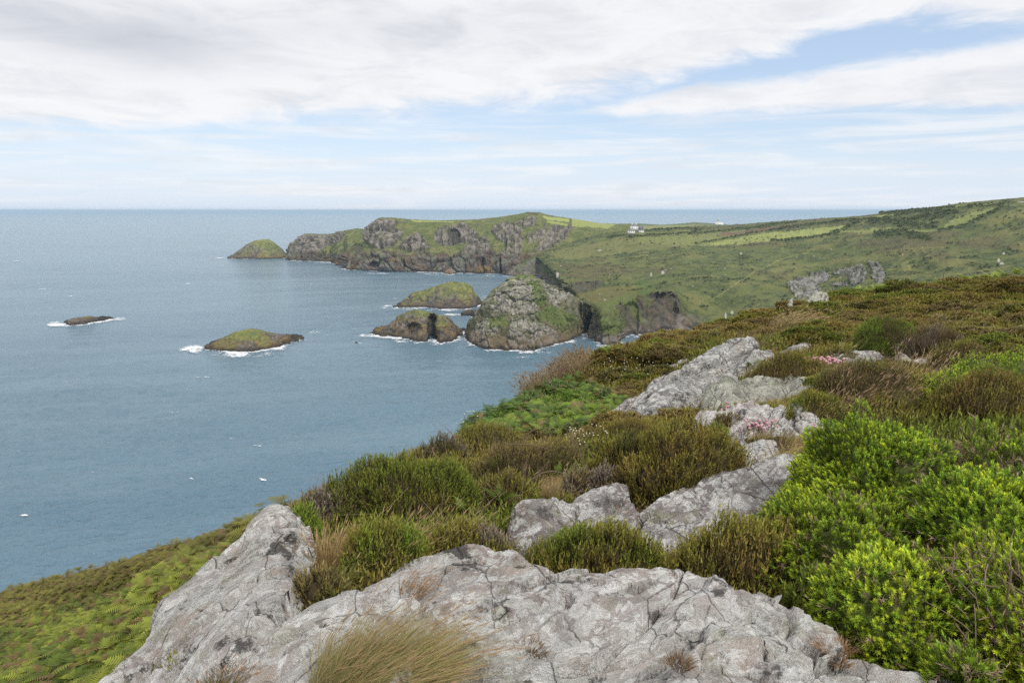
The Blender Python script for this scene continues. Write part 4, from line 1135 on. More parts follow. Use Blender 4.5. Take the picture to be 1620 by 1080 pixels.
def facets(q, s):
    """broken blocks: every cell of the noise is its own tilted plane"""
    i = np.floor(q).astype(np.int64)
    d1 = np.full(q.shape[:-1], 9.0); d2 = d1.copy(); h = np.zeros_like(d1)
    for dx in (-1, 0, 1):
        for dy in (-1, 0, 1):
            for dz in (-1, 0, 1):
                j = i + np.array([dx, dy, dz])
                o = q - (np.stack([_hash(j[..., 0], j[..., 1], j[..., 2], s + k) for k in (1, 2, 3)], -1) + j)
                d = np.sqrt((o ** 2).sum(-1))
                g = np.stack([_hash(j[..., 0], j[..., 1], j[..., 2], s + k) for k in (5, 6, 7)], -1) * 2 - 1
                hh = (_hash(j[..., 0], j[..., 1], j[..., 2], s + 9) - .5) * .9 + (o * g).sum(-1) * 1.1
                nw = d < d1
                d2 = np.where(nw, d1, np.minimum(d2, d)); h = np.where(nw, hh, h); d1 = np.where(nw, d, d1)
    return h, d2 - d1

def near_relief(P, amp, size, s, axis=(.55, .75, .35), stretch=.32):
    """ledges, facets and splits that follow one bedding direction"""
    ax = np.array(axis, float); ax /= np.linalg.norm(ax)
    al = (P * ax).sum(-1, keepdims=True)
    q = (P - al * ax * (1 - stretch)) / size
    w = np.stack([fbm(q * 1.7, 2, s + 1), fbm(q * 1.7, 2, s + 2), fbm(q * 1.7, 2, s + 3)], -1) * .55
    h1, e1 = facets(q + w, s); h2, e2 = facets(q * 2.6 + w * 1.5, s + 20); h3, e3 = facets(q * 6.0 + w * 2.5, s + 40)
    cr = sstep(.07, .0, e1) * .55 + sstep(.07, .0, e2) * .25 * sstep(-.1, .3, vnoise(q * .9 + 5, s + 3))
    return amp * (h1 * .75 + h2 * .42 + h3 * .17 - cr + .75 * fbm(q * .8, 4, s + 5) + .16 * ridged(q * 3.2, 3, s + 7, .5) + .10 * fbm(q * 14, 4, s + 11, .6))

def rock_from(name, label, rows, counts, mat, amp, size, seed, nu=160, axis=(.55, .75, .35), cat='rock', group=None, stretch=.32, pin=.35, tint=None):
    rs = [resample(r, nu) for r in rows]
    G = crom(rs, counts)
    N = grid_normals(G)
    if N[..., 2].mean() < 0: N = -N
    nr = G.shape[0]
    u = np.linspace(0, 1, nu)[None]; e = np.clip(np.minimum(u, 1 - u) / .06, 0, 1)
    d = near_relief(G, amp, size, seed, axis, stretch)
    d = d - d.mean() + amp * .25
    G2 = G + N * (d * (.4 + .6 * e))[..., None]
    c = np.ones(G2.shape) * (1 + .10 * fbm(G2 / size * .6, 3, seed + 9))[..., None]
    if tint is not None: c = c * np.array(tint)
    F = grid_faces(nr, nu)
    if grid_normals(G)[..., 2].mean() < 0: F = F[:, ::-1]
    o = mk(name, G2, F, mat, col=c.reshape(-1, 3))
    tag(o, label, cat, group)
    ROCKS.append(G2)
    return o
ROCKS = []
def A3(L): return np.array([at(a, b, c) for a, b, c in L])
def low(P, dy, dz, s=1.0): 
    P = np.array(P, float).copy(); r = np.hypot(P[:, 0], P[:, 1])
    P[:, 0] *= 1 + dy / r; P[:, 1] *= 1 + dy / r; P[:, 2] -= dz
    return P

# the outcrop underfoot
crest = A3([(318, 1100, 2.22), (360, 1072, 2.28), (420, 1030, 2.38), (500, 965, 2.55), (560, 940, 2.66), (600, 922, 2.75), (650, 900, 2.86), (700, 886, 2.95), (750, 875, 3.0), (800, 885, 2.95), (835, 894, 2.9), (880, 911, 2.82), (930, 923, 2.74), (975, 912, 2.76), (1010, 907, 2.76), (1060, 904, 2.75),
            (1110, 917, 2.68), (1160, 935, 2.60), (1205, 945, 2.55), (1232, 962, 2.5), (1248, 982, 2.44), (1290, 1001, 2.38), (1330, 1020, 2.32), (1380, 1041, 2.25), (1432, 1052, 2.2), (1510, 1068, 2.16), (1600, 1094, 2.1)])
fr = A3([(300, 1300, 1.55), (500, 1300, 1.42), (700, 1300, 1.36), (900, 1300, 1.34), (1100, 1300, 1.34), (1300, 1300, 1.36), (1620, 1300, 1.4)])
n = 60; ca, fa = resample(crest, n), resample(fr, n)
midr = ca * .42 + fa * .58; midr[:, 2] += .035 * np.sin(np.linspace(0, 9, n)) + .01
mid2 = ca * .78 + fa * .22; mid2[:, 2] += .02 * np.sin(np.linspace(1, 12, n)) - .01
rock_from('rock_outcrop', 'broad pale lichened rock outcrop underfoot, nearest rock of all with white streaks', [low(fa, -.5, .25), fa, midr, mid2, ca, low(ca, .10, .10), low(ca, .32, .55)], [4, 90, 70, 60, 14, 12], M_ROCK, .062, .44, 5, nu=520, axis=(.62, .62, .25))
# the peak at the left edge
back = A3([(120, 1130, 2.5), (162, 1080, 2.6), (200, 1045, 2.75), (240, 1000, 2.95), (262, 960, 3.1), (310, 926, 3.3), (350, 896, 3.5), (395, 858, 3.75), (412, 826, 3.95), (430, 809, 4.05), (452, 808, 4.05), (466, 832, 3.95), (482, 860, 3.8), (497, 888, 3.62)])
frt = A3([(140, 1330, 1.95), (240, 1260, 2.0), (330, 1160, 2.1), (372, 1085, 2.25), (405, 1020, 2.42), (432, 960, 2.68), (460, 930, 2.9), (485, 905, 3.2), (500, 893, 3.45)])
n = 60; ba, fa = resample(back, n), resample(frt, n)
mm = ba * .5 + fa * .5; mm[:, 2] += .03
rock_from('rock_peak', 'pale pointed rock at the left above the bracken slope', [low(fa, -.25, .3), fa, mm, ba, low(ba, .12, .25), low(ba, .5, 1.6)], [4, 90, 90, 14, 12], M_ROCK, .065, .5, 19, nu=330, axis=(.5, .8, .5))
PEAK = (ba, fa)

def rock_px(name, label, front, crest, mat, amp, size, seed, depth=1.0, nu=130, drop=.35, axis=(.6, .7, .3), lift=.0, back=None, group=None, stretch=.32, tint=None, yf=None):
    """a rock whose foot meets the ground along one line and whose brow stands along another"""
    nn = 40
    f = np.array(front, float); c = np.array(crest, float)
    fr_ = resample(f, nn); cr_ = resample(c, nn)
    hp = hit(fr_[:, 0], fr_[:, 1])
    for k_ in range(12):
        ok = ~np.isnan(hp[:, 0])
        if ok.any(): break
        hp = hit(fr_[:, 0], fr_[:, 1] + 5 * (k_ + 1))
    Y = np.interp(np.arange(nn), np.arange(nn)[ok], hp[ok, 1])
    Y = np.convolve(np.pad(Y, 4, 'edge'), np.ones(9) / 9, 'valid')
    if yf: Y = Y * yf
    Fp = at(fr_[:, 0], fr_[:, 1], Y)
    env = np.sqrt(np.clip(1 - (np.linspace(-1, 1, nn)) ** 4, 0.05, 1))
    Cp = at(cr_[:, 0], cr_[:, 1], Y + depth * env)
    tp = np.clip(np.minimum(np.linspace(0, 1, nn), np.linspace(1, 0, nn)) / .12, 0, 1)[:, None] ** .7
    Cp = Fp + (Cp - Fp) * tp
    M = Fp * .45 + Cp * .55; M[:, 2] += lift * env + .05 * depth * env * .5
    bk = back if back is not None else depth * .5
    rows = [low(Fp, -.12, drop), Fp, M, Cp, low(Cp, bk * .35, .06 * depth + .04), low(Cp, bk, .45 + .35 * depth)]
    return rock_from(name, label, rows, [4, 34, 34, 10, 10], mat, amp, size, seed, nu=nu, axis=axis, group=group, stretch=stretch, tint=tint)
rock_px('rock_slab', 'long sloping grey slab with fine banding, running down to the left from a peak', [(940, 688), (1000, 682), (1060, 668), (1095, 652), (1135, 612), (1180, 596), (1228, 575)], [(942, 681), (985, 650), (1040, 608), (1090, 575), (1125, 557), (1158, 537), (1186, 534), (1226, 556)], M_SLAB, .085, .62, 31, 1.9, nu=300, axis=(.60, .80, .06), stretch=.10)
rock_px('rock', 'pale green crusted rock with a dark left face, just below the long slab', [(1105, 660), (1150, 655), (1190, 648), (1230, 634), (1286, 616)], [(1104, 644), (1130, 612), (1160, 602), (1200, 600), (1232, 607), (1284, 600)], M_PALE, .09, .6, 37, 1.1, nu=170)
rock_px('rock', 'row of white jumbled rock beside the pink thrift and dry grass', [(1088, 692), (1140, 698), (1175, 698), (1220, 688), (1292, 690)], [(1088, 666), (1106, 652), (1138, 658), (1168, 641), (1196, 638), (1240, 646), (1292, 658)], M_ROCK, .09, .4, 43, .5, nu=170, tint=(1.05, 1.0, 1.05))
rock_px('rock', 'flat pale slab lying in the straw turf above the big purplish rock', [(1176, 728), (1205, 730), (1232, 722)], [(1178, 708), (1203, 697), (1230, 702)], M_ROCK, .04, .35, 49, .45, nu=90)
rock_px('rock', 'flat low grey rock against the left edge of the gorse, behind dry grass', [(1262, 740), (1300, 728), (1342, 706)], [(1264, 728), (1290, 705), (1312, 680), (1336, 672)], M_ROCKM, .05, .4, 47, .6, nu=120)
rock_px('rock', 'big purplish grey rock with round white lichen patches, left of the gorse', [(995, 872), (1060, 880), (1130, 880), (1220, 865), (1300, 845), (1360, 810)], [(997, 828), (1040, 800), (1090, 786), (1130, 760), (1172, 752), (1240, 725), (1300, 712), (1332, 714), (1346, 738)], M_ROCKM, .055, .42, 53, .85, nu=260, axis=(.75, .55, .2))
rock_px('rock', 'grey rock with a dark seam below the big round heather bush', [(800, 880), (850, 880), (905, 862), (960, 856), (1015, 838)], [(804, 824), (830, 803), (860, 796), (900, 801), (930, 790), (970, 778), (1012, 776)], M_ROCKM, .05, .38, 59, .5, nu=190)
rock_px('rock', 'small grey rock above the long slab in the heather', [(1024, 590), (1058, 584), (1088, 570)], [(1026, 582), (1058, 559), (1074, 553), (1087, 564)], M_SLAB, .08, .6, 61, .8, nu=90)
rock_px('rock', 'grey rock lying in brown heather behind the green round bush', [(1328, 527), (1348, 526), (1368, 522)], [(1328, 519), (1346, 513), (1367, 514)], M_SLAB, .06, .5, 67, .7, nu=70)
rock_px('rock', 'upright whitish rock left of the green round bush', [(1324, 551), (1338, 552), (1350, 548)], [(1325, 540), (1334, 531), (1348, 540)], M_PALE, .05, .4, 71, .5, nu=70)
rock_px('rock', 'flat pale pavement rock under the green round bush', [(1312, 572), (1350, 573), (1398, 566)], [(1315, 562), (1350, 555), (1396, 557)], M_ROCKM, .04, .4, 73, .7, nu=90)
rock_px('rock', 'dark and white mottled rock just below the flat pavement rock', [(1340, 585), (1362, 586), (1386, 580)], [(1342, 574), (1360, 567), (1384, 572)], M_PALE, .05, .35, 79, .5, nu=80)
rock_px('rock', 'rounded grey rock at the end of the dry grass patch, left of the brown heather', [(1440, 582), (1458, 583), (1476, 578)], [(1442, 572), (1455, 567), (1474, 571)], M_ROCKM, .04, .35, 83, .5, nu=70)
rock_px('rock', 'white rock standing on the heather skyline under the grey crag', [(1276, 484), (1292, 483), (1309, 476)], [(1278, 473), (1290, 464), (1307, 463)], M_PALE, .12, .7, 89, 1.2, nu=80, tint=(1.35, 1.35, 1.35))
rock_px('rock', 'smaller white rock on the skyline, left of the other white rock', [(1244, 484), (1252, 484), (1260, 480)], [(1245, 478), (1252, 473.5), (1259, 476)], M_PALE, .08, .6, 97, .8, nu=50, tint=(1.35, 1.35, 1.35))
rock_px('rock', 'grey rock slanting in the heather right of the long slab', [(1226, 575), (1256, 563), (1284, 549)], [(1228, 563), (1255, 548), (1282, 541)], M_SLAB, .07, .5, 101, .6, nu=80)
rock_px('rock', 'thin grey ledge half hidden in heather between the long slab and pale crusted rock', [(1190, 607), (1222, 592), (1252, 580)], [(1192, 596), (1222, 581), (1250, 572)], M_SLAB, .06, .5, 103, .5, nu=70)

for k, (x0, x1, yb, h, d) in enumerate([(1005, 1040, 738, 16, .25), (1110, 1150, 722, 15, .3), (1152, 1182, 712, 12, .25), (1158, 1200, 752, 18, .3), (1205, 1232, 676, 12, .3), (1296, 1330, 676, 14, .35), (1252, 1290, 690, 12, .3), (1130, 1152, 745, 10, .2), (1400, 1432, 588, 9, .3), (1415, 1440, 572, 8, .3), (1290, 1312, 590, 9, .3), (1345, 1366, 604, 8, .3),
                                        (1180, 1196, 735, 8, .15), (1060, 1090, 795, 10, .2), (935, 962, 800, 12, .2), (700, 716, 905, 8, .12)]):
    xm = (x0 + x1) / 2; w = (x1 - x0) / 2
    rock_px('stone', 'small pale stone lying loose among the dry turf of the rock shelf', [(x0 - 2, yb + 2), (xm, yb + 4), (x1 + 2, yb)], [(x0, yb - h * .8), (xm - w * .35, yb - h * 1.7), (xm + w * .4, yb - h * 1.45), (x1, yb - h * .6)], M_PALE if k % 2 else M_ROCKM, .025, .22, 120 + k, d, nu=50, group='loose stones on the rock shelf', back=d * .4)
# ------------------------------------------------------------------ vegetation
M_HEATH = mat_leaf('heather_shoots', .18, .65, .28, 2.2)
M_GORSE = mat_leaf('gorse_shoots', .22, .5, .22, 3.0)
M_GRASS = mat_leaf('grass_blades', .30, .6, .2, 4.0)
M_FERN = mat_leaf('fern_fronds', .30, .55, .25, 1.2)
M_TWIG = mat_plain('bare_twigs', (.16, .115, .08), .85, .15, .3, 9)
M_CORE = mat_plain('shaded_brown_core', (.055, .043, .024), .95, .05, .5, 14, .03)  # dark inside of a bush put into the filler core's brown
M_GCORE = mat_plain('shaded_green_core', (.085, .105, .030), .95, .05, .5, 14, .03)  # green filler core, the shaded inside put into its colour
M_DEADG = mat_plain('dead_gorse_twigs', (.20, .145, .105), .85, .15, .3, 12)
M_PINK = mat_plain('pink_petals', (.56, .30, .34), .7, .2, .2, 20)
M_MAG = mat_plain('magenta_bells', (.38, .12, .24), .6, .2, .2, 20)
M_WHITEF = mat_plain('cream_petals', (.55, .53, .38), .7, .2, .15, 20)
M_STRAW = mat_leaf('straw_blades', .25, .7, .2, 4.0)

def unit(v): return v / np.maximum(np.linalg.norm(v, axis=-1, keepdims=True), 1e-9)
def perp(D, rng):
    a = rng.normal(size=D.shape); a -= (a * D).sum(-1, keepdims=True) * D
    return unit(a)

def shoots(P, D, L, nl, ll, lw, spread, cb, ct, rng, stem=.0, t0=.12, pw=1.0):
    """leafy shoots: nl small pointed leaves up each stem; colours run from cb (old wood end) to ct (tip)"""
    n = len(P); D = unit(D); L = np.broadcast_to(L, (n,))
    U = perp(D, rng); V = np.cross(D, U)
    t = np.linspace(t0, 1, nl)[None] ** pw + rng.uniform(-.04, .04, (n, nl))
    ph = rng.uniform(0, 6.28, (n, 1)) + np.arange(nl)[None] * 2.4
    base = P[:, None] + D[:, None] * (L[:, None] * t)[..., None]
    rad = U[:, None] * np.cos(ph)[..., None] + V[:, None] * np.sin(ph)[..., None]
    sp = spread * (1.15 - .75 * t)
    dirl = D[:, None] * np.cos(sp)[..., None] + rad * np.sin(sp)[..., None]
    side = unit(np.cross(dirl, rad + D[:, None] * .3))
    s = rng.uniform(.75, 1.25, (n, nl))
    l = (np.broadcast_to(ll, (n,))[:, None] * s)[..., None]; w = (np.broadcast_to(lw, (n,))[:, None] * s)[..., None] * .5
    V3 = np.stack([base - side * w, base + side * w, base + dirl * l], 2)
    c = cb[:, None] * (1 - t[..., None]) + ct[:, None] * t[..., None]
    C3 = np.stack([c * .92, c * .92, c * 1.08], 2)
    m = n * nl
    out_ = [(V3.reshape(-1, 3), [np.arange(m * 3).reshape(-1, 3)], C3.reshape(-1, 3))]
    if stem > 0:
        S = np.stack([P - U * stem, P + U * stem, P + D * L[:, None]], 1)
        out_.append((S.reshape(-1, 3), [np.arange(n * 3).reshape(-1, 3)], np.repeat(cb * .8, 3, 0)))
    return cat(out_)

def blades(P, D, L, W, bend, cb, ct, rng, seg=4, head=0.0, hc=None):
    """grass: tapering curved strips; some carry a seed head"""
    n = len(P); D = unit(D); L = np.broadcast_to(L, (n,)); W = np.broadcast_to(W, (n,))
    side = perp(D, rng)
    ts = np.linspace(0, 1, seg + 1)
    vs_, cs_ = [], []
    for t in ts:
        c = P + D * (L * t)[:, None] + bend * (L * t * t)[:, None]
        w = (W * .5 * (1 - t ** 1.6 * .92))[:, None] * side
        vs_ += [c - w, c + w]
        col = cb * (1 - t) + ct * t
        cs_ += [col, col]
    V = np.stack(vs_, 1); C = np.stack(cs_, 1); k = 2 * (seg + 1)
    base = (np.arange(n) * k)[:, None]
    F = np.concatenate([base + np.array([2 * j, 2 * j + 1, 2 * j + 3, 2 * j + 2]) for j in range(seg)])
    parts = [(V.reshape(-1, 3), [F], C.reshape(-1, 3))]
    if head > 0:
        pick = rng.random(n) < head; m = pick.sum()
        if m:
            tip = (P + D * L[:, None] + bend * L[:, None])[pick]; dirn = unit((D + 2 * bend)[pick]); sd = perp(dirn, rng)
            hl = (L[pick] * rng.uniform(.12, .22, m))[:, None]; hw = (W[pick] * 1.7)[:, None]
            for q in (sd, np.cross(dirn, sd)):
                Vh = np.stack([tip - dirn * hl * .3, tip + dirn * hl * .25 + q * hw * .5, tip + dirn * hl, tip + dirn * hl * .25 - q * hw * .5], 1)
                parts.append((Vh.reshape(-1, 3), [np.arange(m * 4).reshape(-1, 4)], np.broadcast_to(hc, (m * 4, 3)) * rng.uniform(.8, 1.2, (m, 1)).repeat(4, 0)))
    return cat(parts)

def fronds(P, D, L, bend, cb, ct, rng, npair=8, wid=.42, up=None):
    """fern fronds: a drooping midrib with pairs of tapering leaflets"""
    n = len(P); D = unit(D); L = np.broadcast_to(L, (n,))
    up = np.array([0, 0, 1.0]) if up is None else up
    side = unit(np.cross(D, up + rng.normal(0, .25, (n, 3))))
    V_, C_ = [], []
    def cen(t): return P + D * (L * t)[:, None] + bend * (L * t * t)[:, None]
    for k in range(npair):
        t = .22 + .74 * k / npair
        c0 = cen(t); c1 = cen(t + .64 / npair)
        tg = unit(c1 - c0)
        wl = (L * wid * (1 - (k / npair) ** 1.3) * rng.uniform(.8, 1.15, n))[:, None]
        for s in (-1, 1):
            tip = c0 + side * s * wl + tg * wl * .45 + bend * wl * .35
            V_.append(np.stack([c0, c1, tip], 1)); col = cb * (1 - t) + ct * t
            C_.append(np.stack([col * .85, col * .85, col * 1.1], 1))
    t0 = cen(.9); t1 = cen(1.0)
    V_.append(np.stack([t0 - side * (L * .03)[:, None], t0 + side * (L * .03)[:, None], t1], 1)); C_.append(np.stack([ct] * 3, 1))
    st = cen(0); V_.append(np.stack([st - side * .006, st + side * .006, cen(.95)], 1)); C_.append(np.stack([cb * .8] * 3, 1))
    V = np.concatenate([v.reshape(-1, 3) for v in V_]); C = np.concatenate([c.reshape(-1, 3) for c in C_])
    return V, [np.arange(len(V)).reshape(-1, 3)], C

def tube(pts, r0, r1, n=6):
    pts = np.asarray(pts, float); m = len(pts)
    tg = unit(np.gradient(pts, axis=0)); a = np.array([.3, .5, .8]); u = unit(np.cross(tg, a)); v = np.cross(tg, u)
    rr_ = np.linspace(r0, r1, m)[:, None, None]; an = np.linspace(0, 2 * math.pi, n + 1)[:-1]
    V = pts[:, None] + rr_ * (u[:, None] * np.cos(an)[None, :, None] + v[:, None] * np.sin(an)[None, :, None])
    q = [(i * n + j, i * n + (j + 1) % n, (i + 1) * n + (j + 1) % n, (i + 1) * n + j) for i in range(m - 1) for j in range(n)]
    return V.reshape(-1, 3), [np.array(q)]

def dome_points(n, rx, ry, h, rng, lump=.18, seed=0, inner=.12, lo=-.05):
    """points and outward directions over a lumpy bush"""
    z = rng.uniform(lo, 1, n) ** 1.0
    a = rng.uniform(0, 2 * math.pi, n)
    r = np.sqrt(np.clip(1 - np.clip(z, 0, 1) ** 2, 0, 1))
    d = np.stack([r * np.cos(a), r * np.sin(a), z], -1)
    k = 1 + lump * fbm(d * 2.1 + seed * 3.7, 3, 200 + seed) * 1.6 + lump * 1.15 * fbm(d * 5 + seed, 2, 230 + seed)
    k = k * (1 - inner * rng.random(n) ** 2)
    P = d * k[:, None] * np.array([rx, ry, h])
    N = unit(d / np.array([rx, ry, h]))
    return P, N, k
def core_mesh(rx, ry, h, seed, lump, sc=.80):  # solid lump added inside a bush to stop see-through, not real branches
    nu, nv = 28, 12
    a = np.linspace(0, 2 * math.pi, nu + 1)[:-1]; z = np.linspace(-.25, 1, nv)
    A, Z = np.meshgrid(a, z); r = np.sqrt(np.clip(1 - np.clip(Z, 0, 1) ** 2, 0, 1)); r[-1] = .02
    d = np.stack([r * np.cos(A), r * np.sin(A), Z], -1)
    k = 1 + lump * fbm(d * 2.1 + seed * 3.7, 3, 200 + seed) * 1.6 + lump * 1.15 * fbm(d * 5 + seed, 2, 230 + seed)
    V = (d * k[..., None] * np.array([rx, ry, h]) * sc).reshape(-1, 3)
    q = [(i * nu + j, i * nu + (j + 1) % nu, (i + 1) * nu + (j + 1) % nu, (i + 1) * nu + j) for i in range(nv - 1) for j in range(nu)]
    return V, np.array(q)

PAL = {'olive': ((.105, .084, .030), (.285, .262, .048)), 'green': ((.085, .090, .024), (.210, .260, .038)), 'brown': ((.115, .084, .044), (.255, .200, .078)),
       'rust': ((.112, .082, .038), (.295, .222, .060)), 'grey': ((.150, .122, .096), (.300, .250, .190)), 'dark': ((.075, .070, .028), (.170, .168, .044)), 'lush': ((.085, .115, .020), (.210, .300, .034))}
def pal(name, n, rng, name2=None, mixn=None):
    b, t = (np.array(v) for v in PAL[name])
    B = np.repeat(b[None], n, 0); T = np.repeat(t[None], n, 0)
    if name2:
        b2, t2 = (np.array(v) for v in PAL[name2]); k = (mixn if mixn is not None else rng.random(n))[:, None]
        B = B * (1 - k) + b2 * k; T = T * (1 - k) + t2 * k
    j = rng.uniform(.72, 1.28, (n, 1))
    return B * j, T * j * rng.uniform(.92, 1.08, (n, 3))

def heather_parts(rx, ry, h, style, seed, dens, L, parent, style2=None, upright=.75, lump=.16, leaf=1.0):
    rng = np.random.default_rng(seed)
    area = math.pi * (rx * ry + (rx + ry) * h * .8)
    n = int(area * dens)
    P, N, k = dome_points(n, rx, ry, h, rng, lump, seed)
    D = N * (1.15 - upright) + np.array([0, 0, 1.0]) * upright + rng.normal(0, .22, (n, 3)) + np.array([.10, 0, 0])
    mx = sstep(-.15, .35, fbm(P / max(rx, .3) * 1.7 + seed, 3, 260 + seed))
    cb, ct = pal(style, n, rng, style2, mx if style2 else None)
    Ls = L * rng.uniform(.6, 1.25, n)
    P = P - unit(D) * Ls[:, None] * .45
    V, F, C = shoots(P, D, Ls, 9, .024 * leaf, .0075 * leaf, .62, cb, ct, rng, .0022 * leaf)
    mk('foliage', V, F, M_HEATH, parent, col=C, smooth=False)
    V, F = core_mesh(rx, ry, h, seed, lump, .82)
    mk('filler_core', V, F, M_CORE, parent)

def place(px, pt, pb, w, squash=.75, sink=.0):
    """where a bush stands: its column, top and bottom lines and width in the photograph"""
    hp = hit1(px, pb)
    if np.isnan(hp[0]):
        hp = hit(px, pb + 14)[0]
    Y = hp[1]; d = ray(px, pb)
    wm = w / FPX * (Y / d[1]) ; rx = wm / 2; ry = rx * squash
    Yc = Y + ry * .75
    c = at(px, pb, Yc); x = c[0]
    zg = float(H(x, Yc)); ztop = float(at(px, pt, Yc)[2])
    h = max(ztop - zg + .02, .25 * rx)
    return np.array([x, Yc, zg - sink]), rx, ry, h + sink

def heather(label, px, pt, pb, w, style, style2=None, seed=1, dens=1500, L=.11, squash=.75, upright=.75, lump=.16, group=None, leaf=1.0, name='heather_bush', cat_='heather bush', trim=.83):
    b, rx, ry, h = place(px, pt, pb, w, squash)
    e = empty(name, b); tag(e, label, cat_, group)
    heather_parts(rx * .93, ry * .93, h * trim, style, seed, dens, L, e, style2, upright, lump, leaf)
    return e

heather('large dense olive green heather bush at the cliff edge above the tan grass', 640, 722, 838, 300, 'olive', 'green', 11, 1900, .10, .7, lump=.14)
heather('grey brown woody heather at the left end of the large cliff edge heather', 528, 772, 838, 125, 'grey', 'brown', 12, 1700, .10, .8)
heather('largest round heather bush, olive with dark hollows, above the purplish rock', 1085, 672, 800, 240, 'olive', 'rust', 13, 1900, .10, .8, lump=.2)
heather('olive heather joined to the left side of the largest round heather', 985, 678, 778, 130, 'olive', 'dark', 14, 1900, .10, .8, lump=.2)
heather('grey dying heather at the lower left foot of the largest round heather', 955, 735, 790, 62, 'grey', 'grey', 15, 1900, .08, .8)
heather('second grey dying heather, left of the other grey one', 916, 742, 795, 62, 'grey', 'brown', 16, 1900, .08, .8)
heather('low dark green heather behind the crest of the nearest outcrop, with reddish tips', 945, 832, 918, 230, 'green', 'olive', 17, 2300, .10, .5, .9)
heather('low brownish heather with upright stems behind the outcrop, beside the gorse', 1165, 822, 960, 260, 'olive', 'rust', 18, 2300, .13, .6, 1.0)
heather('thin green heather between the nearest outcrop and the gorse foot', 1290, 905, 1020, 110, 'green', 'olive', 19, 1800, .14, .8, 1.0)
heather('soft low domed heather with grey edges in front of the large cliff edge heather', 738, 832, 898, 170, 'olive', 'grey', 20, 2300, .09, .6, .9)
heather('bright green upright heather against the pointed rock', 482, 806, 880, 62, 'lush', 'green', 21, 2600, .13, .8, 1.0)
heather('green heather mixed with straw stalks behind the tan grass', 610, 826, 920, 140, 'lush', 'olive', 22, 2200, .15, .7, 1.0)
heather('dark woody heather in the gully between the pointed rock and the outcrop', 505, 905, 968, 96, 'dark', 'brown', 23, 2200, .08, .8)
heather('wide dark brown heather above the green and straw grasses of the rock shelf', 1372, 572, 642, 180, 'dark', 'brown', 24, 1300, .12, .8)
heather('small neat olive heather bush beside dry grass stalks, above the gorse', 1290, 622, 676, 100, 'olive', 'green', 25, 1500, .11, .8, lump=.1)
heather('round dark green bush, greenest on the ridge, with ferns at its foot', 1402, 500, 562, 108, 'lush', 'dark', 26, 1000, .14, .9, name='juniper_bush', cat_='bush', lump=.14)
heather('wide brown heather bush behind the top of the gorse at the right edge', 1565, 592, 668, 180, 'rust', 'olive', 27, 1300, .13, .8, .95)
heather('greyish brown heather just right of the round dark green bush', 1478, 512, 562, 110, 'brown', 'grey', 28, 900, .13, .8)
heather('rusty brown heather on the slope between the two pale rocks', 1250, 552, 606, 130, 'rust', 'olive', 29, 1000, .12, .8)
heather('dome of brown heather above the straw grass near the right edge', 1520, 540, 588, 110, 'brown', 'olive', 30, 1000, .13, .8)
heather('dark brown heather tangled with dead stems, right of the large cliff edge heather', 840, 700, 768, 200, 'brown', 'dark', 31, 1300, .11, .7)
heather('olive heather growing at the foot of the long sloping slab', 1005, 668, 700, 120, 'olive', 'rust', 32, 1200, .11, .7)
heather('small brown heather on the rock joint below the pale crusted rock', 1150, 655, 690, 60, 'brown', 'rust', 33, 1700, .08, .8)
heather('greenish heather filling the hollow right of the pale crusted rock', 1130, 672, 702, 50, 'olive', 'green', 34, 1700, .08, .8)
heather('heather dome at the cliff edge left of the bright bracken', 775, 672, 716, 130, 'olive', 'grey', 35, 1100, .11, .8)
heather('low dark heather on the edge of the cliff, first below the pale dry grass', 705, 690, 730, 80, 'dark', 'grey', 36, 1100, .10, .8)
heather('green heather tuft low in the outcrop crack at the bottom edge', 292, 1050, 1098, 70, 'lush', 'olive', 37, 2600, .10, .8, 1.0)
heather('brown heather in the gap between the seamed rock and the large cliff edge heather', 800, 745, 812, 110, 'brown', 'olive', 38, 1500, .10, .8)

# the heather mounds of the ridge: a few prototypes, many copies
PROTO = []
for k, (st, s2) in enumerate([('olive', 'rust'), ('brown', 'olive'), ('dark', 'olive'), ('green', 'olive'), ('rust', 'brown')]):
    e = empty('heather_mound', (0, 0, 0))
    tag(e, 'rounded heather mound among many covering the ridge', 'heather bush', 'heather mounds on the ridge')
    heather_parts(.5, .5, .5, st, 400 + k, 1500, .085, e, s2, .7, .2, 1.7)
    PROTO.append([e, False])
def put(proto, loc, rz, sc, label=None, group=None):
    e, used = proto
    if not used:
        proto[1] = True; r = e
    else:
        r = e.copy(); COL.objects.link(r)
        for ch in e.children:
            c = ch.copy(); COL.objects.link(c); c.parent = r
    r.location = [float(v) for v in loc]; r.rotation_euler = (0, 0, rz); r.scale = [float(v) for v in sc]
    if label: r['label'] = label
    if group: r['group'] = group
    return r
rng = np.random.default_rng(99)
AVOID = [[(680, 700), (790, 635), (850, 592), (945, 560), (1000, 640), (945, 690), (820, 700)], [(1160, 760), (1170, 660), (1300, 640), (1350, 660), (1340, 720), (1240, 760)], [(1290, 545), (1500, 555), (1500, 600), (1380, 590), (1290, 600)],
         [(940, 690), (1080, 575), (1160, 530), (1290, 540), (1300, 620), (1300, 690), (1060, 670)], [(1300, 650), (1640, 600), (1640, 1100), (1200, 1100), (1180, 780)], [(1480, 590), (1640, 540), (1640, 640), (1480, 640)], [(1470, 470), (1640, 440), (1640, 425), (1500, 430)]]
placed = []; tries = 0
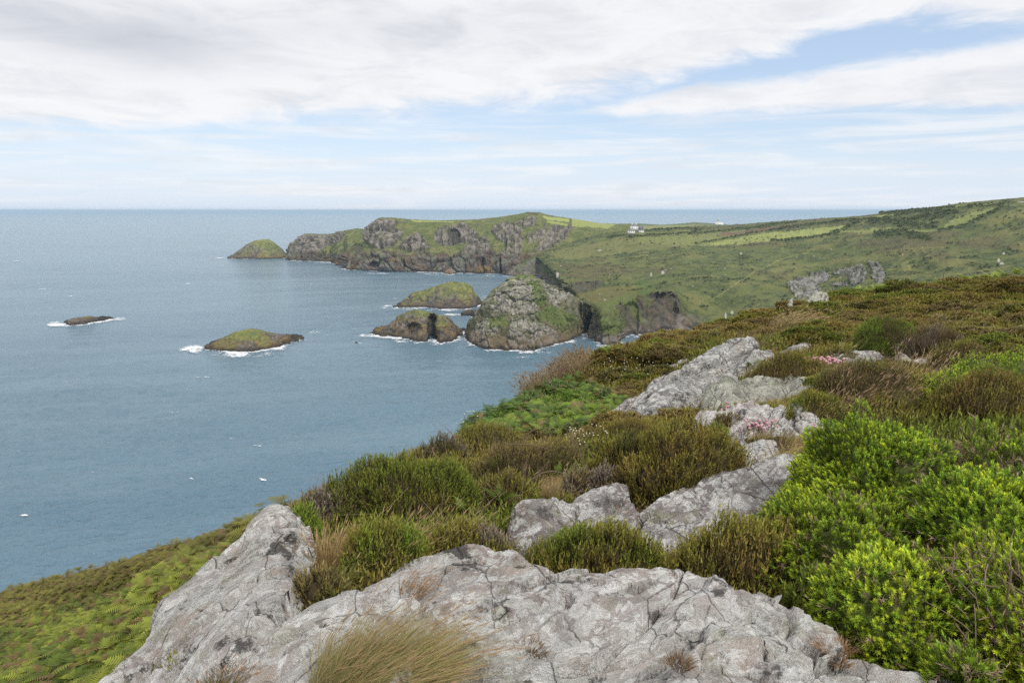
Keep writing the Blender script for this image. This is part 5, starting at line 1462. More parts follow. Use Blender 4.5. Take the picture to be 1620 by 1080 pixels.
while len(placed) < 165 and tries < 6000:
    tries += 1
    px = rng.uniform(600, 1640); py = rng.uniform(425, 700)
    if any(inpoly(np.array(px), np.array(py), p) for p in AVOID): continue
    hp = hit(px, py)[0]
    if np.isnan(hp[0]) or hp[1] < 7.5: continue
    rad = rng.uniform(.35, .62) * np.interp(hp[1], [8, 30], [.9, 1.9])
    if any(np.hypot(hp[0] - q[0], hp[1] - q[1]) < (rad + q[2]) * .62 for q in placed): continue
    placed.append((hp[0], hp[1], rad))
    put(PROTO[rng.choice(5, p=[.34, .22, .14, .16, .14])], (hp[0], hp[1], hp[2] - .05), rng.uniform(0, 6.28), (rad * 2.0, rad * 1.8, rad * rng.uniform(.72, 1.1)))

# ---- gorse
def gorse(label, X, Y, rx, ry, top, seed, dens=3000, dead=.05, thr=-.42, core=.84, group=None):
    zg = float(H(X, Y)); h = top - zg
    e = empty('gorse_bush', (X, Y, zg)); tag(e, label, 'gorse bush', group)
    rng = np.random.default_rng(seed)
    n = int(math.pi * (rx * ry + (rx + ry) * h * .8) * dens)
    P, N, k = dome_points(n, rx * .94, ry * .94, h * .94, rng, .20, seed, .18, -.1)
    hole = fbm(P * 2.6 + seed, 3, 330 + seed) + .25 * fbm(P * 7, 2, 331)
    keep = hole > thr + .18 * (1 - np.clip(P[:, 2] / h, 0, 1)) ** 2
    P, N, hole = P[keep], N[keep], hole[keep]; n = len(P)
    D = N * .95 + np.array([0, 0, .32]) + rng.normal(0, .32, (n, 3))
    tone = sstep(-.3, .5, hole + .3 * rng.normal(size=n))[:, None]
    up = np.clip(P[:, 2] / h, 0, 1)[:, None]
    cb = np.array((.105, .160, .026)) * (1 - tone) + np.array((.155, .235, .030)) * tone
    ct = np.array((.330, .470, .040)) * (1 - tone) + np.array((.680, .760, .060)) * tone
    ct = ct * (.78 + .30 * up); j = rng.uniform(.65, 1.3, (n, 1)); cb, ct = cb * j, ct * j * np.where(rng.random((n, 1)) < .25, np.array((.80, .95, 1.3)), 1.0)  # light from above put into the colour: tips brighten with height
    L = .040 * rng.uniform(.7, 1.3, n)
    P = P - unit(D) * L[:, None] * .5
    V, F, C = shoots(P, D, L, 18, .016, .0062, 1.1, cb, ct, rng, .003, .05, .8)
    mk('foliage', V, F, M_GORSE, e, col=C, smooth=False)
    # brown dead tips and the bare inside
    nd = int(n * dead)
    P2, N2, _ = dome_points(nd * 3, rx * .90, ry * .90, h * .90, rng, .20, seed, .22, -.1)
    hole2 = fbm(P2 * 2.6 + seed, 3, 330 + seed) + .25 * fbm(P2 * 7, 2, 331)
    w = (hole2 < thr + .15) | (rng.random(len(P2)) < .06); P2, N2 = P2[w], N2[w]; m_ = len(P2)
    D2 = N2 + rng.normal(0, .45, (m_, 3))
    cb2 = np.repeat(np.array([(.15, .105, .07)]), m_, 0) * rng.uniform(.6, 1.3, (m_, 1)); ct2 = np.repeat(np.array([(.40, .29, .20)]), m_, 0) * rng.uniform(.6, 1.3, (m_, 1))
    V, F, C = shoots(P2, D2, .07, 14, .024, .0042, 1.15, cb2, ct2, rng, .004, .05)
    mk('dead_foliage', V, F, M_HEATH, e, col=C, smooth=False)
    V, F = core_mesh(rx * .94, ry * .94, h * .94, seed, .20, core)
    b = mk('filler_core', V, F, M_GCORE, e)
    return e
gorse('largest bright green gorse bush, round topped, at the right of the picture', 2.08, 3.70, .62, .55, at(1450, 655, 3.75)[2], 501)
gorse('gorse bush spilling down to the heather, its left end nearest the purplish rock', 1.62, 3.12, .48, .42, at(1370, 772, 3.2)[2], 502)
gorse('gorse bush at the right edge with brown bare hollows', 2.62, 3.35, .50, .5, at(1570, 690, 3.5)[2], 503, dead=.08, thr=-.46, core=.80)
gorse('middle gorse bush filling the gap behind the lower front one', 2.22, 2.95, .42, .38, at(1510, 742, 3.05)[2], 510)
gorse('lower front gorse bush above the end of the outcrop', 1.55, 2.55, .36, .30, at(1450, 868, 2.6)[2], 504, dead=.15)
gorse('gorse bush low in the bottom right corner with bare brown stems', 1.97, 2.45, .34, .34, at(1590, 860, 2.5)[2], 505, dead=.4, thr=-.26, core=.72)
gorse('pale green gorse bush at the right edge, farther up the slope', at(1600, 600, 7.6)[0], 7.6, .75, .7, at(1600, 556, 7.6)[2], 506, 700)
gorse('small light green gorse clump in front of the brown heather, left of the upper gorse', at(1520, 625, 6.6)[0], 6.6, .40, .35, at(1510, 590, 6.6)[2], 507, 800)
# bare stems in the bottom right corner
def stem_px(label, pts, Yw, r=.004, name='dead_stem', mat=None, group=None):
    P = np.array([at(a, b, Yw + dy) for a, b, dy in pts]); P = crom([p[None] for p in P], [6] * (len(P) - 1))[:, 0]
    V, F = tube(P, r, r * .45)
    o = mk(name, V, F, mat or M_TWIG)
    tag(o, label, 'dead stem', group)
    return o
for k, pts in enumerate([[(1500, 1040, .1), (1560, 1030, 0), (1600, 1062, -.1)], [(1520, 1000, .1), (1570, 1010, 0), (1625, 1075, -.05)], [(1490, 1020, .1), (1530, 1050, 0), (1560, 1085, 0)], [(1600, 900, 0), (1590, 980, .0), (1605, 1050, 0)], [(1560, 960, .0), (1590, 1010, 0), (1620, 1020, 0)], [(1510, 985, 0), (1540, 1030, 0), (1538, 1085, 0)]]):
    stem_px('bare tan gorse stem crossing others in the bottom right corner', pts, 2.25, .0045, group='bare gorse stems in the corner')
rng = np.random.default_rng(5)
tw = []
for k in range(240):
    p = at(rng.uniform(1500, 1640), rng.uniform(880, 1085), rng.uniform(2.2, 2.75)); d = unit(rng.normal(size=3) + np.array([0, 0, .6])); l = rng.uniform(.06, .2); b2 = unit(rng.normal(size=3))
    V, F = tube(np.array([p + d * l * t_ + b2 * l * .25 * t_ * t_ for t_ in np.linspace(0, 1, 5)]), .0026, .001, 4); tw.append((V, F, np.zeros(3)))
V, F, _ = cat(tw); tag(mk('dead_twigs', V, F, M_DEADG), 'tangle of brown dead gorse twigs in the bottom right corner', 'twigs', kind='stuff')

# ---- the bracken slope
rng = np.random.default_rng(17)
n = 120000
az_ = rng.uniform(-60, -12, n); r_ = rng.uniform(7, 27, n)
x = r_ * np.sin(np.radians(az_)); y = r_ * np.cos(np.radians(az_)); z = H(x, y)
qx, qy, _ = proj(np.stack([x, y, z], -1))
k = (z < CAMZ - 4.0) & (qx < 470) & (x < -2.6) & (r_ > 8)
x, y, z, r_, qy, qx = x[k], y[k], z[k], r_[k], qy[k], qx[k]; n = len(x)
P = np.stack([x, y, z], -1)
tone = sstep(-.25, .35, fbm(P * .55, 3, 71) + .35 * rng.normal(size=n))[:, None]
edge = sstep(75, 10, qy - np.interp(qx, [-200, 0, 250, 390], [1040, 967, 893, 853]))[:, None]
ct = np.array((.150, .215, .030)) * (1 - tone) + np.array((.380, .430, .060)) * tone
ct = ct * (1 - edge * .65) + np.array((.260, .200, .055)) * edge * .65
br = (rng.random((n, 1)) < .16); ct = np.where(br, np.array((.28, .18, .08)), ct)
ct = ct * rng.uniform(.75, 1.2, (n, 1))
P[:, 2] += rng.uniform(.05, .45, n)
a = rng.uniform(0, 6.28, n)
D = np.stack([np.cos(a) * .8 + .1, np.sin(a) * .8 - .3, rng.uniform(.35, .9, n)], -1)
bend = np.stack([np.cos(a) * .2, np.sin(a) * .2, -rng.uniform(.35, .8, n)], -1)
V, F, C = fronds(P, D, rng.uniform(.16, .31, n), bend, ct * .6, ct, rng, 8, .40)
tag(mk('bracken', V, F, M_FERN, col=C, smooth=False), 'dense yellow green bracken on the steep slope at the lower left', 'bracken', kind='stuff')

# ---- heather carpet over the rest of the ridge
rock_grid = np.zeros((520, 720), bool)                 # 5 cm cells over x -8..18, y 0..36
for G in ROCKS:
    q = G.reshape(-1, 3); up = q[:, 2] > H(q[:, 0], q[:, 1]) + .015
    i = ((q[up, 0] + 8) / .05).astype(int); j = (q[up, 1] / .05).astype(int)
    ok = (i >= 0) & (i < 520) & (j >= 0) & (j < 720); rock_grid[i[ok], j[ok]] = True
def on_rock(x, y):
    i = np.clip(((x + 8) / .05).astype(int), 1, 518); j = np.clip((y / .05).astype(int), 1, 718)
    r = rock_grid[i, j]
    for di, dj in ((1, 0), (-1, 0), (0, 1), (0, -1)): r = r | rock_grid[i + di, j + dj]
    return r
Z_DRY = [[(1165, 760), (1175, 690), (1225, 655), (1335, 655), (1345, 690), (1300, 712), (1240, 745)], [(1290, 605), (1300, 560), (1380, 552), (1500, 560), (1510, 605), (1440, 592), (1380, 592)], [(1095, 660), (1110, 640), (1290, 605), (1300, 630), (1230, 650), (1160, 650)], [(440, 945), (410, 900), (500, 890), (560, 930), (500, 960)],
         [(860, 810), (850, 770), (900, 760), (930, 790)], [(1480, 600), (1640, 585), (1640, 600), (1560, 640), (1460, 640)]]
Z_GREEN = [[(712, 700), (775, 652), (835, 612), (905, 612), (1000, 640), (950, 682), (860, 702), (760, 700)]]
Z_TALL = [[(735, 668), (790, 625), (860, 590), (925, 560), (940, 585), (890, 612), (800, 650), (750, 680)]]
Z_BRIGHT = [[(1350, 478), (1450, 458), (1660, 425), (1660, 448), (1480, 475)], [(1600, 470), (1660, 455), (1660, 500), (1590, 500)]]
def zone(qx, qy, zs, j=0):
    r = np.zeros(qx.shape, bool)
    for p in zs: r |= inpoly(qx, qy, p)
    return r
rng = np.random.default_rng(23)
n = 235000
az_ = rng.uniform(-38, 62, n); r_ = rng.uniform(2.2, 36, n)
x = r_ * np.sin(np.radians(az_)); y = r_ * np.cos(np.radians(az_)); z = H(x, y)
P = np.stack([x, y, z], -1); qx, qy, _ = proj(P)
wob = fbm(P * 1.1, 3, 81) * 14
k = (~on_rock(x, y)) & ~((qx < 455) & ((x < -1.2) | (qx < 200)) & (np.arctan2(x, y) < -.33)) & ((z > CAMZ - 4.6) | (x > -2.2)) & ((qy < 1250) | (qx > 1500)) & ~zone(qx + wob, qy + wob * .6, Z_DRY) & ~zone(qx + wob, qy + wob * .5, Z_GREEN)
P, r_, qx, qy = P[k], r_[k], qx[k], qy[k]; n = len(P)
m1 = fbm(P * .75, 3, 83); m2 = fbm(P * .35, 2, 87) ; m3 = fbm(P * 2.5, 2, 89)
t1 = sstep(-.15, .3, m1 + .25 * m3)[:, None]; t2 = sstep(-.10, .28, m2 - .2 * m1)[:, None]; t1 = t1 * .55; t3 = sstep(.15, .4, -m1 + m3 * .5)[:, None]
def P3(a): return np.array(PAL[a][0]), np.array(PAL[a][1])
(b0, c0), (b1, c1), (b2, c2), (b3, c3) = P3('olive'), P3('rust'), P3('green'), P3('brown')
cb = b0 * (1 - t1) + b1 * t1; ct = c0 * (1 - t1) + c1 * t1
cb = cb * (1 - t2) + b2 * t2; ct = ct * (1 - t2) + c2 * t2
cb = cb * (1 - t3 * .8) + b3 * t3 * .8; ct = ct * (1 - t3 * .8) + c3 * t3 * .8
brt = (zone(qx, qy, Z_BRIGHT) & (rng.random(n) < .6))[:, None]
ct = np.where(brt, np.array((.20, .24, .035)), ct)
j = rng.uniform(.7, 1.3, (n, 1)); cb, ct = cb * j, ct * j
D = np.stack([rng.normal(.08, .35, n), rng.normal(-.05, .35, n), np.ones(n)], -1)
L = rng.uniform(.09, .17, n) * np.interp(r_, [3, 30], [.9, 1.45])
sw = np.interp(r_, [2, 5, 15, 36], [1.0, 1.4, 3.0, 5.2])
P[:, 2] -= .02
V, F, C = shoots(P, D, L, 5, .026 * sw, .0085 * sw, .6, cb, ct, rng, .0025)
tag(mk('heather', V, F, M_HEATH, col=C, smooth=False), 'low brown and olive heather covering the ridge between bushes', 'heather', kind='stuff')

# dry turf between the rocks, and the lush green bank above the cliff
def scatter(n, r0, r1, a0, a1, zs, rng, wobk=10, keepout=True):
    az_ = rng.uniform(a0, a1, n); r_ = rng.uniform(r0, r1, n)
    x = r_ * np.sin(np.radians(az_)); y = r_ * np.cos(np.radians(az_)); P = np.stack([x, y, H(x, y)], -1)
    qx, qy, _ = proj(P); w = fbm(P * 1.1, 3, 81) * 14
    k = zone(qx + w, qy + w * .6, zs)
    if keepout: k &= ~on_rock(x, y)
    return P[k], r_[k]
rng = np.random.default_rng(29)
P, r_ = scatter(330000, 3, 13, -25, 40, Z_DRY, rng); n = len(P)
tone = sstep(-.2, .3, fbm(P * 1.6, 3, 93) + .3 * rng.normal(size=n))[:, None]
ct = np.array((.46, .33, .15)) * (1 - tone) + np.array((.30, .30, .09)) * tone; ct = ct * rng.uniform(.7, 1.25, (n, 1))
D = np.stack([rng.normal(.2, .35, n), rng.normal(0, .35, n), np.ones(n)], -1); bend = np.stack([rng.uniform(.1, .6, n), rng.normal(0, .2, n), -rng.uniform(.1, .5, n)], -1)
V, F, C = blades(P, D, rng.uniform(.07, .20, n), .004 * np.interp(r_, [3, 5, 12], [1, 1.3, 2.6]), bend, ct * .6, ct, rng, 3, .06, np.array((.36, .26, .14)))
tag(mk('dry_turf', V, F, M_STRAW, col=C, smooth=False), 'short dry straw coloured turf between the rocks of the shelf', 'turf', kind='stuff')
rng = np.random.default_rng(31)
P, r_ = scatter(60000, 6, 19, -20, 14, Z_GREEN, rng); n = min(len(P), 5200); P, r_ = P[:n], r_[:n]
tone = sstep(-.2, .3, fbm(P * .9, 3, 95) + .3 * rng.normal(size=n))[:, None]
ct = np.array((.110, .190, .038)) * (1 - tone) + np.array((.260, .370, .050)) * tone; ct = np.where(rng.random((n, 1)) < .12, np.array((.28, .20, .09)), ct) * rng.uniform(.7, 1.2, (n, 1))
a = rng.uniform(0, 6.28, n); P[:, 2] += rng.uniform(0, .16, n) + .12 * np.clip(fbm(P * 1.3, 2, 97) + .1, 0, 1)
D = np.stack([np.cos(a) * .6, np.sin(a) * .6 - .15, rng.uniform(.5, 1.3, n)], -1); bend = np.stack([np.cos(a) * .2, np.sin(a) * .2, -rng.uniform(.3, .7, n)], -1)
V, F, C = fronds(P, D, rng.uniform(.16, .30, n), bend, ct * .6, ct, rng, 7, .42)
tag(mk('undergrowth', V, F, M_FERN, col=C, smooth=False), 'bright green ferns and brambles on the bank left of the long slab', 'undergrowth', kind='stuff')
rng = np.random.default_rng(37)
P, r_ = scatter(60000, 9, 20, -10, 10, Z_TALL, rng); n = min(len(P), 4200); P, r_ = P[:n], r_[:n]
ct = np.array((.40, .30, .17)) * rng.uniform(.6, 1.25, (n, 1))
D = np.stack([rng.normal(-.12, .22, n), rng.normal(0, .22, n), np.ones(n)], -1); bend = np.stack([rng.normal(-.1, .2, n), rng.normal(0, .2, n), -rng.uniform(.0, .2, n)], -1)
V, F, C = blades(P, D, rng.uniform(.22, .60, n), .012, bend, ct * .65, ct, rng, 3, .5, np.array((.28, .21, .13)))
tag(mk('tall_grass', V, F, M_STRAW, col=C, smooth=False), 'pale dry tall grass standing on the cliff edge against the sea', 'grass', kind='stuff')

# ---- grass tufts
def rock_top(px, py):
    """the point of the two near rocks that shows at a place in the photograph"""
    best = None
    for G in ROCKS[:2]:
        q = G.reshape(-1, 3); qx, qy, f = proj(q); k = np.hypot(qx - px, qy - py) < 9
        if k.any():
            i = np.argmin(np.where(k, f, 1e9)); p = q[i]
            if best is None or p[1] < best[1]: best = p
    return best if best is not None else hit1(px, py)
def tuft(label, px, py, n, rad, L, colb, colt, lean=(.5, .0), spread=.45, seed=1, head=.15, W=.0035, hc=(.42, .26, .14), droop=.25, z=None, Y=None, group=None, ell=1.0, mixc=None, mixk=.35, name='grass_tuft', mat=None):
    rng = np.random.default_rng(seed)
    b = hit1(px, py) if Y is None else rock_top(px, py)
    if z is not None: b = b + np.array([0, 0, z])
    e = empty(name, b); tag(e, label, 'grass', group)
    a = rng.uniform(0, 6.28, n); r = rad * np.sqrt(rng.random(n))
    P = np.stack([r * np.cos(a) * ell, r * np.sin(a), np.full(n, -.02)], -1)
    D = np.stack([P[:, 0] / max(rad, 1e-3) * spread * .8 + rng.normal(0, .16, n) + lean[0] * .5, P[:, 1] / max(rad, 1e-3) * spread * .8 + rng.normal(0, .16, n) + lean[1] * .5, np.ones(n)], -1)
    bend = np.stack([lean[0] * rng.uniform(.3, 1.1, n), lean[1] + rng.normal(0, .12, n), -droop * rng.uniform(.4, 1.4, n)], -1)
    ct = np.repeat(np.array([colt]), n, 0)
    if mixc is not None: ct = np.where(rng.random((n, 1)) < mixk, np.array(mixc), ct)
    ct = ct * rng.uniform(.75, 1.25, (n, 1)); cb = ct * .35 + np.array([colb]) * .65
    V, F, C = blades(P, D, L * rng.uniform(.45, 1.1, n), W, bend, cb, ct, rng, 4, head, np.array(hc))
    mk('blades', V, F, mat or M_GRASS, e, col=C, smooth=False)
    return e
GT = (.165, .205, .060); TAN = (.46, .32, .14); GB = (.13, .13, .045)
tuft('large wind bent green and tan grass tuft at the bottom edge, nearest grass of all', 580, 1075, 3400, .122, .262, (.19, .18, .07), (.37, .36, .135), (.62, .05), .55, 601, .09, .0022, (.42, .29, .16), .2, Y=2.12, z=-.01, ell=1.35, mixc=(.56, .43, .21), mixk=.42)
tuft('upright tan grass tuft between the pointed rock and the green heather', 522, 912, 1300, .10, .30, (.12, .08, .03), TAN, (.05, 0), .6, 602, .22, .003, (.46, .33, .17), .22, mixc=(.44, .32, .16))
tuft('flattened orange tan grass tuft at the top of the rock gully', 440, 940, 500, .07, .13, (.14, .08, .03), (.40, .235, .10), (.2, 0), .9, 603, .1, .003, droop=.5, z=.05)
tuft('golden green grass tuft in front of the large cliff edge heather', 600, 905, 900, .16, .30, GB, (.20, .20, .045), (.35, 0), .5, 604, .3, .003, (.42, .30, .15), .15, mixc=TAN)
tuft('thin pale grass stalks over the soft domed heather', 690, 885, 160, .16, .30, GB, (.30, .23, .11), (.4, 0), .4, 605, .8, .003, (.44, .32, .18), .1)
tuft('green grass in the corner between the purplish rock and the gorse', 1268, 815, 420, .10, .26, GB, (.14, .18, .05), (.1, 0), .4, 606, .1, .003, droop=.12)
tuft('straw stalks rising through the small neat heather bush', 1310, 668, 110, .25, .36, GB, (.34, .25, .12), (.45, 0), .35, 607, .9, .005, (.42, .30, .18), .12)
tuft('straw stalks in front of the wide dark brown heather', 1400, 640, 160, .35, .38, GB, (.36, .26, .13), (.45, 0), .35, 608, .9, .005, (.44, .31, .19), .12, ell=1.6)
tuft('pale seed heads beside the brown heather at the right edge', 1475, 600, 220, .35, .38, GB, (.36, .28, .15), (.3, 0), .3, 609, .9, .006, (.46, .34, .21), .1, ell=1.5)
tuft('soft pale green grass between the upper gorse clump and wide brown heather', 1470, 640, 1300, .30, .28, GB, (.21, .22, .09), (-.3, 0), .6, 610, .1, .004, droop=.3, mixc=(.30, .24, .12))
tuft('rusty tuft of dead grass on the right shoulder of the outcrop', 1322, 1012, 260, .05, .09, (.2, .12, .06), (.42, .27, .15), (-.2, 0), 1.0, 611, 0, .0022, droop=.6, Y=2.3, z=.0)
tuft('small dead grass tuft low on the right shoulder of the outcrop', 1332, 1050, 200, .035, .07, (.2, .12, .06), (.40, .26, .14), (-.1, 0), 1.0, 612, 0, .0022, droop=.6, Y=2.17, z=.01)
tuft('little brown tuft in a hollow at the middle of the outcrop', 838, 1022, 240, .05, .06, (.12, .08, .04), (.26, .17, .09), (.1, 0), 1.0, 613, 0, .0022, droop=.5, Y=2.33, z=.02)
tuft('brown tuft in the crack near the front middle of the outcrop', 1070, 1050, 200, .035, .06, (.12, .08, .04), (.32, .21, .11), (.1, 0), 1.0, 614, 0, .0022, droop=.5, Y=2.2, z=.03)
tuft('orange grass wisps on the crest of the outcrop behind the large bent tuft', 655, 932, 120, .06, .13, (.2, .12, .06), (.42, .26, .12), (.5, 0), .5, 615, .5, .002, (.44, .26, .13), .3, Y=2.8, z=.02)
tuft('brown and green tuft at the bottom edge left, at the foot of the pointed rock', 345, 1085, 380, .06, .12, GB, (.22, .17, .07), (.2, 0), .7, 616, .2, .0025, droop=.3, Y=2.28)
tuft('tan tuft growing on top of the seamed rock', 875, 800, 420, .08, .15, (.14, .1, .04), (.34, .24, .12), (.3, 0), .8, 617, .15, .003, droop=.35, z=.08)
tuft('dark green heathery grass behind the right shoulder of the outcrop', 1365, 1010, 700, .12, .24, (.05, .06, .02), (.135, .155, .045), (.0, 0), .35, 618, .05, .003, droop=.1, mixc=(.20, .16, .07))
tuft('bent straw stalks in the heather above the long slab', 1245, 520, 200, .5, .75, GB, (.42, .30, .16), (.6, 0), .4, 619, .7, .013, (.46, .33, .2), .3)
tuft('reddish stalks over the low dark green heather, left of the seamed rock foot', 905, 860, 90, .12, .17, GB, (.36, .22, .13), (.3, 0), .4, 620, .8, .0025, (.40, .25, .16), .15)
tuft('orange stalks at the lower right of the seamed rock', 985, 838, 60, .08, .18, GB, (.38, .24, .13), (.3, 0), .4, 621, .8, .0025, (.42, .27, .16), .15)
tuft('few tall wheat coloured stalks over the purplish rock', 1205, 800, 26, .12, .36, GB, (.36, .27, .14), (.0, 0), .35, 622, .6, .003, (.42, .31, .18), .1)

# ---- ferns, flowers, stems
def fern(label, px, py, n, L, seed, col=(.16, .25, .03), z=.12, group=None):
    rng = np.random.default_rng(seed); b = hit1(px, py)
    e = empty('fern', b); tag(e, label, 'fern', group)
    a = rng.uniform(0, 6.28, n); P = np.zeros((n, 3)); P[:, 2] = z
    D = np.stack([np.cos(a) * .7, np.sin(a) * .7, rng.uniform(.6, 1.2, n)], -1); bend = np.stack([np.cos(a) * .2, np.sin(a) * .2, -rng.uniform(.2, .5, n)], -1)
    ct = np.array([col]) * rng.uniform(.8, 1.2, (n, 1))
    V, F, C = fronds(P, D, L * rng.uniform(.7, 1.1, n), bend, ct * .6, ct, rng, 9, .30)
    mk('fronds', V, F, M_FERN, e, col=C, smooth=False)
for k, (lab, px, py, L, nn) in enumerate([('lone bright fern at the right foot of the large cliff edge heather', 790, 815, .20, 5), ('small fern among the dead stems right of the large cliff edge heather', 842, 760, .18, 5), ('fern beside the grey dying heather, near the seamed rock', 880, 768, .14, 4),
      ('tiny fern at the foot of the large cliff edge heather, by the pale stalks', 738, 832, .15, 4), ('fern at the foot of the round dark green bush', 1438, 566, .28, 5), ('yellowish fern on top of the long slab', 1240, 560, .22, 4), ('yellow green fern on the mossy side of the long slab', 1190, 590, .2, 4), ('lime fern at the top of the heather right of the upper cliff grass', 970, 572, .55, 14),
      ('bright fern left of the long slab foot on the green bank', 770, 692, .25, 7)]):
    fern(lab, px, py, nn, L, 700 + k)
for k in range(26):
    px = 1345 + k * 11 + (k * 37 % 9); py = np.interp(px, [1345, 1450, 1620], [470, 459, 437]) + (k * 53 % 7)
    fern('light green bracken frond tuft on the skyline of the ridge', px, py, 8, .60, 720 + k, (.34, .43, .07), .30, 'bracken tufts along the ridge skyline')

def blob(r, n=8, m=5, sq=1.0):
    a = np.linspace(0, 2 * math.pi, n + 1)[:-1]; t = np.linspace(0, math.pi, m)
    V = np.array([[(r * math.sin(u) * math.cos(v), r * math.sin(u) * math.sin(v), r * sq * math.cos(u)) for v in a] for u in t]).reshape(-1, 3)
    q = [(i * n + j, i * n + (j + 1) % n, (i + 1) * n + (j + 1) % n, (i + 1) * n + j) for i in range(m - 1) for j in range(n)]
    return V, np.array(q)
def flowers(name, cat_, label, px, py, n, rad, hh, r, mat, seed, group=None, ell=1.5, z=0.0):
    rng = np.random.default_rng(seed); b = hit1(px, py) + np.array([0, 0, z])
    e = empty(name, b); tag(e, label, cat_, group)
    hs, st = [], []
    for k in range(n):
        a = rng.uniform(0, 6.28); q = rad * math.sqrt(rng.random()); p = np.array([q * math.cos(a) * ell, q * math.sin(a), 0.0]); top = p + np.array([rng.normal(0, .02), rng.normal(0, .02), hh * rng.uniform(.6, 1.2)])
        V, F = blob(r * rng.uniform(.75, 1.2), 7, 5, .75); hs.append((V + top, F, np.zeros(3)))
        V, F = tube(np.array([p, (p + top) / 2 + .004, top]), .0018, .0013, 4); st.append((V, F, np.zeros(3)))
    V, F, _ = cat(hs); mk('flower_heads' if n > 20 else 'petals', V, F, mat, e)
    V, F, _ = cat(st); mk('stems', V, F, M_TWIG, e)
flowers('thrift', 'flower', 'pink thrift in dry grass below the row of jumbled rock', 1205, 688, 40, .16, .12, .016, M_PINK, 801)
flowers('thrift', 'flower', 'pink thrift cushion by the mottled rock of the upper shelf', 1302, 578, 60, .22, .10, .026, M_PINK, 802)
flowers('thrift', 'flower', 'pink thrift just left of the gorse top', 1305, 694, 22, .13, .10, .014, M_PINK, 803)
flowers('thrift', 'flower', 'small pink thrift on the edge of the pale crusted rock', 1165, 656, 14, .12, .10, .016, M_PINK, 804)
flowers('thrift', 'flower', 'single pink flower head behind the low dark green heather', 926, 828, 5, .03, .16, .016, M_PINK, 805)
flowers('bramble_blossom', 'flower', 'cream blossom beside the olive heather, left of the largest round heather', 930, 720, 40, .16, .26, .008, M_WHITEF, 806)
flowers('bramble_blossom', 'flower', 'cream blossom in the heather above the green bank', 1000, 602, 40, .55, .42, .013, M_WHITEF, 807)
flowers('bramble_blossom', 'flower', 'tiny white blossom on the cliff edge at the top of the low dark heather', 752, 660, 18, .30, .30, .013, M_WHITEF, 808)
# foxgloves
def foxglove(px, pb, h, seed):
    rng = np.random.default_rng(seed); b = hit1(px, pb); e = empty('foxglove', b); tag(e, 'tall pink foxglove spike on the cliff edge among dry grass', 'foxglove', 'foxgloves on the cliff edge')
    lean = rng.normal(0, .05)
    V, F = tube(np.array([(lean * h * t, 0, h * t) for t in np.linspace(0, 1, 6)]), .012, .005, 5); mk('stem', V, F, M_TWIG, e)
    hs = []
    for k in range(26):
        t = .45 + .53 * k / 26; a = k * 2.4; p = np.array([lean * h * t + .028 * (1.2 - t) * math.cos(a), .028 * (1.2 - t) * math.sin(a), h * t]); V, F = blob(.017 * (1.35 - t), 6, 5, 1.4); hs.append((V + p, F, np.zeros(3)))
    V, F, _ = cat(hs); mk('petals', V, F, M_MAG, e)
for k, (px, pb, h) in enumerate([(895, 600, .36), (889, 606, .46), (868, 616, .32), (882, 592, .38), (873, 612, .26)]): foxglove(px, pb, h, 850 + k)
# dead stems
for lab, pts, Y, r in [('arching dead bramble stem over the green bank', [(826, 705, 0), (832, 688, 0), (850, 678, 0), (876, 676, 0)], 6.6, .006), ('long dead bramble stem lying across the brown heather', [(805, 702, 0), (840, 703, 0), (862, 708, 0), (876, 715, 0)], 6.2, .005),
      ('straight pale dead stem leaning from the large cliff edge heather', [(752, 824, 0), (768, 800, 0), (793, 778, 0)], 4.5, .005), ('short pale twig on top of the large cliff edge heather', [(695, 725, 0), (712, 729, 0), (726, 733, 0)], 5.4, .005),
      ('upright pale dead twig in the brown heather', [(829, 755, 0), (832, 740, 0), (834, 724, 0)], 5.4, .006), ('leaning dead twig crossing the reddish stems', [(840, 765, 0), (852, 748, 0), (867, 731, 0)], 5.3, .005),
      ('reddish dead stem bent to the right above the seamed rock', [(838, 760, 0), (858, 748, 0), (880, 745, 0), (897, 752, 0)], 5.3, .006), ('pale forked dead stem beside the fern among dead stems', [(822, 780, 0), (818, 762, 0), (820, 752, 0)], 5.2, .006),
      ('bramble stem with a hooked tip left of the cream blossom', [(922, 735, 0), (914, 705, 0), (903, 690, 0), (900, 680, 0)], 5.6, .006), ('dead twig standing on the ridge skyline before the hill', [(1501, 466, 0), (1498, 450, 0), (1492, 443, 0), (1494, 430, 0)], 26, .03)]:
    stem_px(lab, pts, Y, r)
# ---- clumps on the green bank, and low gorse along the bottom edge
def leafy_clump(label, px, py, rad, h, seed, c0, c1, group=None, dens=520, name='bracken_clump', cat_='bracken'):
    rng = np.random.default_rng(seed); b = hit1(px, py)
    if np.isnan(b[0]): return
    e = empty(name, b); tag(e, label, cat_, group)
    n = int(dens * math.pi * rad * (rad + h * 1.6))
    P, N, k = dome_points(n, rad, rad, h, rng, .25, seed, .3, 0.0)
    D = N * .7 + np.array([0, 0, .7]) + rng.normal(0, .35, (n, 3))
    t = rng.random((n, 1)); ct = (np.array(c0) * (1 - t) + np.array(c1) * t) * rng.uniform(.75, 1.2, (n, 1))
    L = rng.uniform(.10, .18, n)
    V, F, C = shoots(P - unit(D) * L[:, None] * .5, D, L, 8, .055, .024, 1.1, ct * .55, ct, rng, .004)
    mk('foliage', V, F, M_FERN, e, col=C, smooth=False)
    V, F = core_mesh(rad, rad, h, seed, .25, .8); mk('filler_core', V, F, M_GCORE, e)
G1, G2c, G3 = (.13, .23, .04), (.25, .38, .05), (.16, .25, .07)
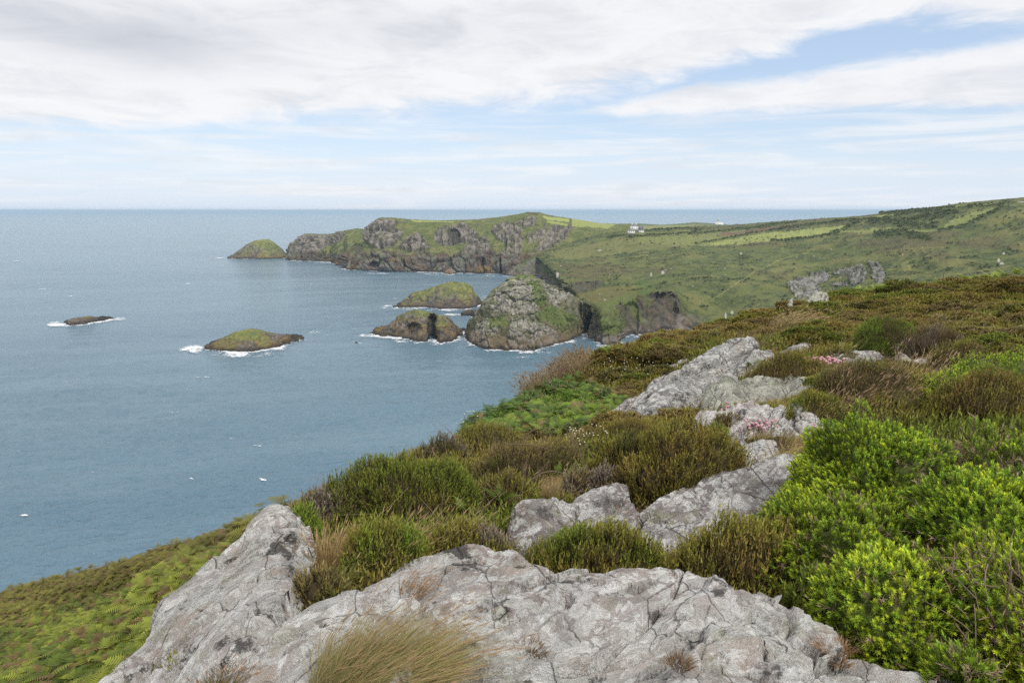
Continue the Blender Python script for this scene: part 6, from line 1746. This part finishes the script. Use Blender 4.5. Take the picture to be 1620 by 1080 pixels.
for k, (px, py, r, h, a, b) in enumerate([(815, 655, .55, .55, G1, (.17, .30, .04)), (850, 640, .5, .5, G3, (.22, .30, .10)), (880, 650, .55, .5, G1, G2c), (905, 640, .6, .5, G1, (.2, .32, .04)), (935, 648, .5, .4, G3, G2c), (795, 672, .42, .4, G1, (.18, .3, .04)), (770, 684, .35, .3, G1, G2c),
                                          (860, 668, .4, .3, G2c, (.3, .42, .05)), (895, 680, .4, .25, G2c, (.32, .44, .05)), (925, 676, .4, .25, G2c, (.32, .44, .05)), (745, 692, .3, .25, G1, G2c), (880, 620, .5, .5, G3, (.2, .28, .1)), (960, 632, .45, .4, (.2, .2, .09), G3)]):
    leafy_clump('leafy bright green clump crowding the bank above the cliff', px, py, r * .62, h * .42, 900 + k, a, b, 'leafy clumps on the green bank')
gorse('small sprig of gorse at the foot of the dead stems, bottom right', 1.55, 2.12, .16, .14, at(1500, 1012, 2.15)[2], 508, thr=-.45, core=.5)
gorse('gorse sprig in the very corner under the bare stems', 1.88, 2.15, .20, .16, at(1600, 1000, 2.2)[2], 509, thr=-.5, dead=.25, core=.5)

rng = np.random.default_rng(61)
P, r_ = scatter(5200, 3.2, 26, -22, 40, [[(480, 800), (700, 690), (900, 575), (1250, 480), (1640, 430), (1640, 640), (1330, 660), (1180, 800), (840, 900), (560, 900)]], rng); n = len(P)
pick = fbm(P * .6, 2, 63) > -.05; P, r_ = P[pick], r_[pick]; n = len(P)
ct = np.array((.40, .29, .15)) * rng.uniform(.6, 1.2, (n, 1))
D = np.stack([rng.normal(.15, .25, n), rng.normal(0, .25, n), np.ones(n)], -1); bend = np.stack([rng.normal(.35, .15, n), rng.normal(0, .1, n), -rng.uniform(.0, .2, n)], -1)
V, F, C = blades(P, D, rng.uniform(.22, .42, n) * np.interp(r_, [3, 20], [.8, 1.3]), np.interp(r_, [3, 25], [.0025, .012]), bend, ct * .7, ct, rng, 3, .7, np.array((.42, .31, .18)))
tag(mk('grass_stalks', V, F, M_STRAW, col=C, smooth=False), 'thin straw coloured grass stalks rising through the heather', 'grass', kind='stuff')
tw = []
P, r_ = scatter(5000, 3.4, 20, -20, 40, [[(480, 800), (700, 700), (900, 590), (1250, 490), (1640, 450), (1640, 620), (1330, 660), (1180, 800), (840, 880), (560, 880)]], rng)
for p, r in list(zip(P, r_))[:700]:
    s_ = np.interp(r, [3, 20], [.8, 2.0]); d = unit(rng.normal(size=3) * np.array([1, 1, .5]) + np.array([.2, 0, .9])); l = rng.uniform(.14, .30) * s_; b2 = unit(rng.normal(size=3))
    V, F = tube(np.array([p + np.array([0, 0, .12]) + d * l * t_ + b2 * l * .35 * t_ * t_ for t_ in np.linspace(0, 1, 5)]), .0026 * s_, .0012 * s_, 4); tw.append((V, F, np.zeros(3)))
V, F, _ = cat(tw); tag(mk('dead_twigs', V, F, M_DEADG), 'scattered dead grey brown heather twigs poking out of the heath', 'twigs', kind='stuff')
